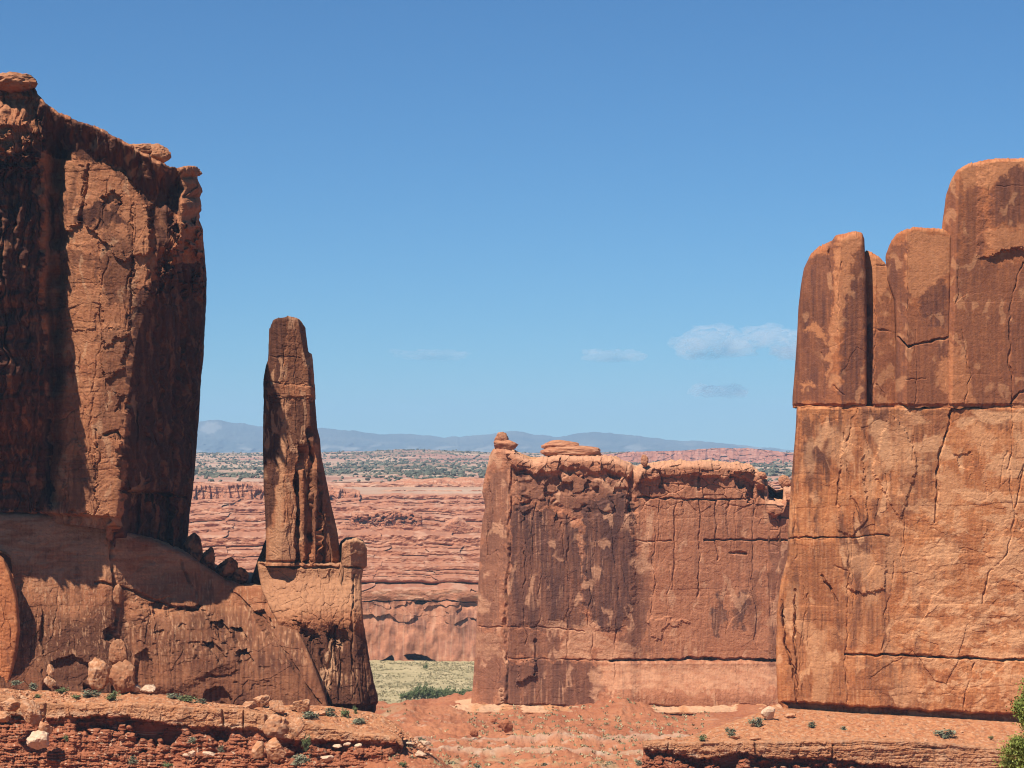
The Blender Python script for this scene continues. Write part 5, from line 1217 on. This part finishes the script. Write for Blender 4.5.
    at = lambda s, b: dict(varn_shade=.55 * sm(0, .4, fbm(s / 6, b / 4, 3, 881)), pale=.3 * sm(.1, .5, fbm(s / 8, b / 3, 3, 882)), tone=tone_of(s, b, 883, (2, 6)))
    o = loft('rock_outcrop', [(352, 514), (362, 513), (364, 514), (374, 513), (380, 511), (390, 510), (400, 511), (404, 513), (412, 512), (416, 514), (421, 516)], [(350, 531), (424, 532)], [(508, 352), (534, 350)], [(508, 421), (534, 423)], 2150, 60,
             lambda a, b: 0 * a, lambda s, b: f(s, b) - 4 * sm(.1, .4, fbm(s / 5, b / 4, 2, 884)) * sm(512, 516, b) * sm(527, 520, b), at, M_far, du=.4, dv=.4, er=(2, 3), tr=(2, 2))
    tag(o, 'small broken red butte with dark hollows, out on the far terraces', 'rock outcrop')
    o = loft('rock_outcrop', [(440, 530), (446, 524), (452, 520), (458, 519), (464, 522), (470, 526), (482, 528)], [(436, 536), (486, 537)], [(515, 440), (538, 436)], [(515, 478), (538, 486)], 2100, 60, lambda a, b: 0 * a, f, at, M_far, du=.4, dv=.4, er=(2, 3), tr=(2, 2))
    tag(o, 'low stepped red knoll on the terraces beside the middle butte', 'rock outcrop')
    o = loft('rock_outcrop', [(150, 487), (196, 485), (210, 484.5), (222, 486), (232, 484), (244, 483), (256, 485), (262, 488), (275, 489), (330, 487), (344, 489), (358, 492)], [(140, 500), (360, 501)], [(480, 148), (502, 146)], [(480, 356), (502, 362)], 2700, 120,
             lambda a, b: 6 * sm(486, 500, b), lambda s, b: f(s, b) - 6 * sm(.1, .5, ridged(s / 9, b / 30, 2, 885) - .6), at, M_far, du=.5, dv=.4, er=(2, 4), tr=(4, 6))
    tag(o, 'row of rounded pale slickrock humps at the edge of the far plain', 'rock outcrop')
    pk = lambda s, b: dict(varn_shade=.4 * sm(.1, .5, fbm(s / 6, b / 3, 3, 887)), pale=.5 * sm(-.1, .5, fbm(s / 12, b / 3, 4, 888)), tone=tone_of(s, b, 889, (2, 6)))
    o = loft('rock_outcrop', [(362, 487), (372, 484), (384, 485), (398, 482), (410, 480), (424, 481), (440, 479), (455, 480), (470, 478.5), (486, 480), (500, 482), (515, 485)], [(355, 489), (520, 490)], [(470, 362), (492, 358)], [(470, 512), (492, 518)], 2980, 160,
             lambda a, b: 8 * sm(480, 490, b), f, pk, M_far, du=.5, dv=.3, er=(2, 4), tr=(3, 8))
    tag(o, "low pale orange slickrock swell at the far plain's edge, left of the middle butte", 'rock outcrop')
rocks()

def rubble():
    """small broken stone strewn on the benches: beyond counting"""
    r = np.random.RandomState(5)
    V0, Q0 = ICO[1]
    VV, QQ, tn, pl = [], [], [], []; n = 0
    def strew(N, fa, fy, fz, smin, smax, pk):
        nonlocal n
        A_ = fa(r.rand(N)); Y_ = fy(A_, r.rand(N)); B_ = fz(A_, Y_)
        for a, y, b in zip(A_, Y_, B_):
            s = (smin + (smax - smin) * r.rand() ** 2.5)
            P = chop(V0, int(r.randint(1e6)), 9, .5) * np.array([s, s, s * (.45 + .4 * r.rand())]) * (.7 + .5 * r.rand(3))
            c = np.array(Pw(a, b, y))
            VV.append(P + c); QQ.append(Q0 + n); n += len(P)
            q = r.rand(); tn.append(np.full(len(P), q)); pl.append(np.full(len(P), pk * r.rand() ** 2))
    strew(1500, lambda q: -10 + 440 * q, lambda a, q: 531 + (yb(a) - 533) * q, fb, .18, .75, .8)
    strew(400, lambda q: 290 + 105 * q, lambda a, q: 531 + (yb(a) - 533) * q, fb, .15, .6, .9)
    strew(220, lambda q: 650 + 380 * q, lambda a, q: 656 + (yb2(a) - 657) * q, fb2, .12, .6, .6)
    gz = lambda a, y: HOR - (ground_z(a, y) - ZC) * F / y
    strew(900, lambda q: 315 + 145 * q, lambda a, q: 503 + 50 * q, gz, .12, .5, .9)
    gz = lambda a, y: HOR - (ground_z(a, y) - ZC) * F / y
    strew(1300, lambda q: 395 + 290 * q, lambda a, q: 805 + 175 * q, gz, .15, .6, .6)
    V = np.concatenate(VV)
    o = build('rubble', V, np.concatenate(QQ), M_red, dict(tone=np.concatenate(tn), pale=np.concatenate(pl), varn_shade=0 * np.concatenate(pl), flat=.8 + 0 * np.concatenate(pl)), origin=(0, 0, 0))
    tag(o, 'small broken stones strewn over the benches and red flats', kind='stuff')
rubble()

# ------------------------------------------------------------------ plants
def leaf_mat(name, c1, c2):
    m, n, l, p = nt_new(name)
    c = mixc(n, l, attr(n, 'leaf'), c1, c2)
    l.new(c, p.inputs['Base Color'])
    p.inputs['Roughness'].default_value = .7
    return m
M_sage = leaf_mat('sage_leaves', (0.125, 0.135, 0.08), (0.25, 0.24, 0.15))
M_green = leaf_mat('green_leaves', (0.085, 0.112, 0.042), (0.18, 0.205, 0.085))
M_juniper = leaf_mat('juniper_leaves', (0.105, 0.135, 0.026), (0.255, 0.285, 0.065))
M_scrub = leaf_mat('scrub_leaves', (0.060, 0.066, 0.042), (0.125, 0.125, 0.082))
M_grass = leaf_mat('dry_grass', (0.24, 0.205, 0.11), (0.44, 0.36, 0.20))
M_bark = leaf_mat('bark', (0.11, 0.075, 0.05), (0.16, 0.12, 0.085))

def leaves(r, C, size, up=.3):
    """three-cornered leaf sprays at the points C"""
    n = len(C)
    d = r.randn(n, 3) + np.array([0, 0, up]); d /= np.linalg.norm(d, axis=1, keepdims=True)
    e = np.cross(d, r.randn(n, 3)); e /= np.linalg.norm(e, axis=1, keepdims=True) + 1e-9
    s = (size * (.6 + .8 * r.rand(n)))[:, None]
    V = np.stack([C - e * s * .4, C + e * s * .4, C + d * s * 1.2], 1).reshape(-1, 3)
    return V, np.arange(3 * n).reshape(-1, 3)

def tube(p0, p1, r0, r1, k=6):
    p0, p1 = np.array(p0, float), np.array(p1, float)
    d = p1 - p0; d /= np.linalg.norm(d) + 1e-9
    u = np.cross(d, [0.3, 1, .2]); u /= np.linalg.norm(u); w = np.cross(d, u)
    t = np.linspace(0, 2 * math.pi, k, endpoint=False)
    c = np.cos(t)[:, None] * u + np.sin(t)[:, None] * w
    V = np.concatenate([p0 + r0 * c, p1 + r1 * c])
    Q = np.array([[i, (i + 1) % k, k + (i + 1) % k, k + i] for i in range(k)])
    return V, Q

def join(parts):
    VV, QQ, n = [], [], 0
    for V, Q in parts:
        VV.append(V); QQ.append(Q + n); n += len(V)
    return np.concatenate(VV), np.concatenate(QQ)

def clump_points(r, n, rad, h, clumps):
    """points in uneven clumps through a crown of radius rad, height h standing on z = 0"""
    cc = r.randn(clumps, 3); cc /= np.linalg.norm(cc, axis=1, keepdims=True); cc *= (.35 + .6 * r.rand(clumps))[:, None]
    k = r.randint(clumps, size=n)
    P = cc[k] + r.randn(n, 3) * (.17 + .12 * r.rand(clumps))[k][:, None]
    P[:, 2] = (P[:, 2] + 1.0) / 2
    P = P * np.array([rad, rad, h]); P[:, 2] = np.maximum(P[:, 2], 0.02 * h)
    return P, k / clumps

bush_meshes = {}
def bush_proto(key, mat, seed, n, clumps, leaf):
    """unit bush, 1 m across and 1 m high: foliage with a child of bare stems"""
    r = np.random.RandomState(seed)
    C, t = clump_points(r, n, .5, 1.0, clumps)
    V, Q = leaves(r, C, leaf)
    lf = np.repeat(np.clip(.5 * r.rand(n) + .5 * t, 0, 1), 3)
    f = build('shrub', V, Q, mat, dict(leaf=lf), origin=(0, 0, 0))
    S_ = [tube((0, 0, -.1), (r.uniform(-.3, .3), r.uniform(-.3, .3), r.uniform(.4, .8)), .03, .01, 4) for _ in range(7)]
    V, Q = join(S_)
    s = build('stems', V, Q, M_bark, dict(leaf=r.rand(len(V))), parent=f)
    bush_meshes[key] = (f, s); f.name = 'shrub'
    return f, s
protos = [bush_proto('sage', M_sage, 1, 420, 14, .13), bush_proto('sage2', M_sage, 2, 380, 9, .14), bush_proto('green', M_green, 3, 460, 12, .12), bush_proto('green2', M_green, 4, 420, 16, .13)]
used = set()
def shrub(key, a, b, w, h, Y, label, cat='shrub', name='shrub', group=None, rot=None):
    f, s = bush_meshes[key]
    if key in used:
        f2 = f.copy(); s2 = s.copy(); COL.objects.link(f2); COL.objects.link(s2); s2.parent = f2
    else:
        f2 = f; used.add(key)
    Y = (settle(a, b) or near_y(Y)) if Y < 700 else Y
    g = Y / F
    f2.name = name
    f2.location = Pw(a, b, Y); f2.scale = (w * g, w * g, h * g); f2.rotation_euler = (0, 0, (a * 1.7 + b) % 6.28)
    for kk in ('label', 'category', 'group'):
        if kk in f2: del f2[kk]
    tag(f2, label, cat, group)

def plants():
    G1 = 'shrubs on the left bench'; G2 = 'shrubs on the right ledge'; G3 = 'green thicket on the valley floor'
    for k, a, b, w, h, Y, lab in (
        ('green', 100, 692, 9, 9, 500, 'dark green bush in front of the rounded tan boulder'), ('sage', 89, 697, 18, 7, 490, 'wide grey-green bush just left of the dark green one'), ('green2', 113, 701, 14, 9, 485, 'grey-green bush below the tall cracked slab, right of the dark green one'),
        ('green', 76, 699, 9, 5, 485, 'small bright green tuft left of the wide grey-green bush'), ('sage2', 32, 689, 12, 6, 495, 'grey-green bush at far left by the pale stones'), ('green2', 38, 698, 7, 4, 488, 'tiny green tuft below the small pale pinnacle'), ('sage', 16, 685, 12, 5, 498, 'low grey bush by the orange buttress'),
        ('green2', 62, 693, 12, 5, 490, 'pale green clump between the pinnacle and the rounded boulder'), ('sage', 173, 699, 16, 6, 500, 'yellow-green low bush, first of three along the top of the ledge'), ('green2', 187, 702, 18, 6, 500, 'yellow-green low bush, middle of three along the top of the ledge'), ('sage2', 202, 704, 16, 5, 500, 'yellow-green low bush, last of three along the top of the ledge'),
        ('sage', 309, 719, 17, 8, 500, 'grey-green bush right in front of the largest pedestal boulder'), ('sage2', 331, 717, 16, 9, 505, 'grey bush at the foot of the pedestal, right of the largest boulder'), ('green', 345, 718, 9, 10, 505, 'dark green upright bush at the foot of the pedestal'), ('green2', 355, 714, 6, 8, 515, 'smaller dark upright bush right of the first at the pedestal foot'),
        ('green', 306, 751, 8, 16, 436, 'tall dark green bush growing from the broken ledge'), ('sage', 385, 752, 18, 8, 445, 'wide grey bush on the open slope'), ('sage2', 360, 760, 8, 7, 440, 'small grey bush lower on the open slope'), ('green', 403, 767, 8, 6, 438, 'green tuft at the bottom of the slope'),
        ('sage', 193, 744, 9, 7, 440, 'lone grey-green bush on the red slope under the hollow'), ('sage2', 222, 752, 8, 6, 438, 'small grey bush right of the lone one under the hollow'), ('sage', 300, 766, 20, 12, 434, 'broad straggly grey bush between the fallen boulders'), ('green2', 66, 741, 6, 6, 442, 'tiny green plant on the red slope at left'),
        ('sage2', 134, 764, 12, 8, 436, 'grey bush at the bottom edge of the red slope'), ('green', 168, 768, 10, 6, 436, 'green bush on the bottom edge below the hollow'), ('sage', 360, 724, 16, 6, 480, 'low grey bush on the tan slope below the pedestal'), ('sage2', 260, 705, 8, 6, 495, 'small bush among the heap of boulders')):
        shrub(k, a, b, w, h, Y, lab, group=G1)
    for k, a, b, w, h, Y, lab in (
        ('sage', 757, 726, 14, 9, 660, 'grey-green bush just below the cream pointed boulder'), ('sage2', 733, 737, 12, 8, 628, 'grey bush on the right ledge, between two others'), ('green2', 703, 741, 10, 6, 615, 'dark green bush on the right ledge near its left end'), ('sage', 727, 732, 5, 5, 640, 'tiny tuft just above the grey bush on the ledge'),
        ('sage2', 813, 727, 12, 5, 660, 'small grey-green bush under the right cliff'), ('sage', 946, 737, 21, 8, 625, 'wide grey-green bush on the right ledge under the middle of the cliff'), ('green2', 991, 739, 5, 3, 630, 'tiny tuft right of the wide grey-green bush'), ('sage2', 843, 730, 8, 4, 650, 'small low tuft below the orange cliff foot')):
        shrub(k, a, b, w, h, Y, lab, group=G2)
    for i in range(22):
        a = 403 + i * 3.7; h = (12.5 if 3 < i < 9 else 9.5) + 2 * math.sin(i * 2.3) - (4 if i < 2 else 0)
        shrub('green' if i % 2 else 'green2', a, 698.5 + .6 * math.sin(i), 9 + 2 * math.sin(i * 1.7), h, 1395, 'bright green willow bush in the strip of thicket on the pale valley floor', 'bush', 'willow_bush', G3)
    shrub('green2', 425.5, 672, 6, 8, 1600, 'lone dark bush under the shallow cave of the far cliff', 'bush', 'bush')
    for i, (a, b) in enumerate(((421, 742), (452, 766), (476, 768), (500, 767), (545, 768), (610, 766), (640, 765))):
        shrub('sage' if i % 2 else 'sage2', a, b, 10, 5, 826 - 3 * i, 'grey-green bush on the red flat at the bottom of the gap', 'shrub', group='bushes along the red flat')
plants()

def juniper(a, Y, wpx, hpx, label, seed):
    g = Y / F; r = np.random.RandomState(seed)
    z0 = float(ground_z(np.array([[a]]), np.array([[Y]]))[0, 0])
    base = np.array([(a - 512) * Y / F, Y, z0 - .1])
    root = tag(empty('juniper_tree', base), label, 'tree')
    H = hpx * g; Rr = wpx * g / 2
    limbs = []; cc = []; tt = []
    segs = [tube(base, base + [0.1, 0, H * .25], .28, .22, 9), tube(base + [0.1, 0, H * .25], base + [-.1, .05, H * .6], .22, .12, 9), tube(base + [-.1, .05, H * .6], base + [0, 0, H * .93], .12, .03, 8)]
    V, Q = join(segs); build('trunk', V, Q, M_bark, dict(leaf=r.rand(len(V))), root)
    for k in range(34):
        t = .12 + .85 * (k + r.rand()) / 34
        if .50 < t < .56: continue
        ang = r.rand() * 6.283
        reach = Rr * (.55 + .45 * r.rand()) * (1.05 - .75 * max(0, t - .55) / .45) * (.75 if .44 < t < .62 else 1)
        p0 = base + [0, 0, H * t * .8]; p1 = base + [math.cos(ang) * reach, math.sin(ang) * reach, H * t]
        limbs.append(tube(p0, p1, .06, .015, 5))
        m = 1000
        q = np.clip(r.rand(m) * .6 + .45, 0, 1.05)[:, None]
        P = p0 + q * (p1 - p0) + r.randn(m, 3) * np.array([.19, .19, .17]) * H / 5
        cc.append(P); tt.append(np.full(m, r.rand()))
    V, Q = join(limbs); build('limbs', V, Q, M_bark, dict(leaf=r.rand(len(V))), root)
    C = np.concatenate(cc); T_ = np.concatenate(tt)
    V, Q = leaves(r, C, .10, .8)
    build('crown', V, Q, M_juniper, dict(leaf=np.repeat(np.clip(.55 * T_ + .5 * r.rand(len(C)), 0, 1), 3)), root)
juniper(1040, 120, 70, 112, 'yellow-green juniper tree at the right edge, in front of the right ledge', 8)

def scrub():
    """junipers and brush dotting the far plain, and tufts on the valley floor: beyond counting"""
    r = np.random.RandomState(9)
    N = 21000
    y = 3150 * (9800 / 3150) ** r.rand(N); a = 150 + 700 * r.rand(N)
    X = (a - 512) * y / F
    dens = 1.3 * fbm(X / 190, y / 380, 5, 821, .6) + .9 * np.exp(-((y - 4700) / 900.0) ** 2) + .6 * np.exp(-((y - 7600) / 2200.0) ** 2)
    k = r.rand(N) < np.clip(dens * 1.0 + .06, .05, .95) * sm(3000, 4000, y + 500 * r.rand(N))
    y, a, X = y[k], a[k], X[k]
    z = ground_z(a, y)
    V0, Q0 = ICO[1]; n = len(y)
    s = (1.6 + 2.6 * r.rand(n) ** 2)
    J = 1 + .35 * r.randn(n, len(V0))
    V = V0[None] * J[:, :, None] * s[:, None, None] * np.array([1.15, 1.15, .8]) + np.stack([X, y, z + .5 * s], -1)[:, None]
    Q = Q0[None] + (np.arange(n) * len(V0))[:, None, None]
    o = build('scrub', V.reshape(-1, 3), Q.reshape(-1, 3), M_scrub, dict(leaf=np.repeat(r.rand(n), len(V0))), origin=(0, 0, 0))
    tag(o, 'dark green juniper scrub dotting the far plain', kind='stuff')
    N = 9000
    y = 1150 + 500 * r.rand(N); a = 330 + 180 * r.rand(N)
    X = (a - 512) * y / F; z = ground_z(a, y)
    k = fbm(X / 30, y / 30, 3, 831) + .8 * r.rand(N) > .25
    y, a, X, z = y[k], a[k], X[k], z[k]; n = len(y)
    M = 900
    a2 = 330 + 380 * r.rand(M); y2 = np.where(a2 < 465, 505 + 480 * (r.rand(M) > .4) * r.rand(M), 800 + 185 * r.rand(M)); y2 = np.where((y2 > 560) & (y2 < 800), 810 + 60 * r.rand(M), y2)
    X = np.concatenate([X, (a2 - 512) * y2 / F]); y = np.concatenate([y, y2]); z = np.concatenate([z, ground_z(a2, y2)]); n = len(y)
    C = np.repeat(np.stack([X, y, z], -1), 7, 0) + r.randn(7 * n, 3) * np.array([.45, .45, .12]) + [0, 0, .15]
    V, Q = leaves(r, C, .75, 1.2)
    o = build('grass', V, Q, M_grass, dict(leaf=np.repeat(np.repeat(r.rand(n), 7), 3)), origin=(0, 0, 0))
    tag(o, 'pale dry grass tufts on the valley floor', kind='stuff')
scrub()

# ------------------------------------------------------------------ clouds, far outside the haze
def cloud(a, b, w, h, seed, dens, label):
    Y = 42000.0; g = Y / F
    r = np.random.RandomState(seed)
    parts = []
    V0, Q0 = ICO[3]
    for k in range(24):
        t = r.uniform(-.5, .5); sz = (.17 - .22 * abs(t) ** 1.5) * r.uniform(.4, 1.2) + .04
        c = np.array([t * w, r.uniform(-.3, .3) * w * .6, r.uniform(-.3, .35) * h])
        P = V0 * (1 + .45 * fbm(V0[:, 0] * 2 + k, V0[:, 2] * 2 + V0[:, 1], 4, seed + k))[:, None]
        P = P * np.array([w * sz, w * sz * .8, h * (.22 + .5 * sz)]) + c
        parts.append((P * g + np.array(Pw(a, b, Y)), Q0))
    V, Q = join(parts)
    m = bpy.data.materials.new('cloud_vapour'); m.use_nodes = True
    n = m.node_tree.nodes; l = m.node_tree.links
    n.remove(n['Principled BSDF'])
    pv = n.new('ShaderNodeVolumePrincipled'); pv.inputs['Color'].default_value = (1, 1, 1, 1); pv.inputs['Density'].default_value = 1.5 * dens / (h * g); pv.inputs['Anisotropy'].default_value = -.55
    l.new(pv.outputs[0], n['Material Output'].inputs['Volume'])
    o = build('cloud', V, Q, m)
    tag(o, label, kind='structure')
cloud(742, 344, 128, 30, 1, .36, 'largest pale cloud')
cloud(612, 355, 60, 12, 2, .20, 'small pale cloud')
cloud(718, 391, 52, 13, 3, .36, 'small low cloud')
cloud(430, 355, 70, 10, 4, .07, 'faint cloud wisp')
# ------------------------------------------------------------------ haze
def haze():
    x0, x1, y0, y1, z0, z1 = -29000., 29000., -600., 29000., -40., 760.
    V = [(x, y, z) for z in (z0, z1) for y in (y0, y1) for x in (x0, x1)]
    Q = [(0, 2, 3, 1), (4, 5, 7, 6), (0, 1, 5, 4), (2, 6, 7, 3), (0, 4, 6, 2), (1, 3, 7, 5)]
    m = bpy.data.materials.new('haze_air'); m.use_nodes = True
    n = m.node_tree.nodes; l = m.node_tree.links
    n.remove(n['Principled BSDF'])
    pv = n.new('ShaderNodeVolumePrincipled')
    pv.inputs['Color'].default_value = (0.38, 0.63, 0.92, 1)
    pv.inputs['Density'].default_value = HAZE_DENSITY
    pv.inputs['Anisotropy'].default_value = 0.0
    l.new(pv.outputs[0], n['Material Output'].inputs['Volume'])
    o = build('haze', V, Q, m, origin=(0, 0, 0))
    tag(o, 'thin blue desert haze that softens the far mountains', kind='stuff')
haze()
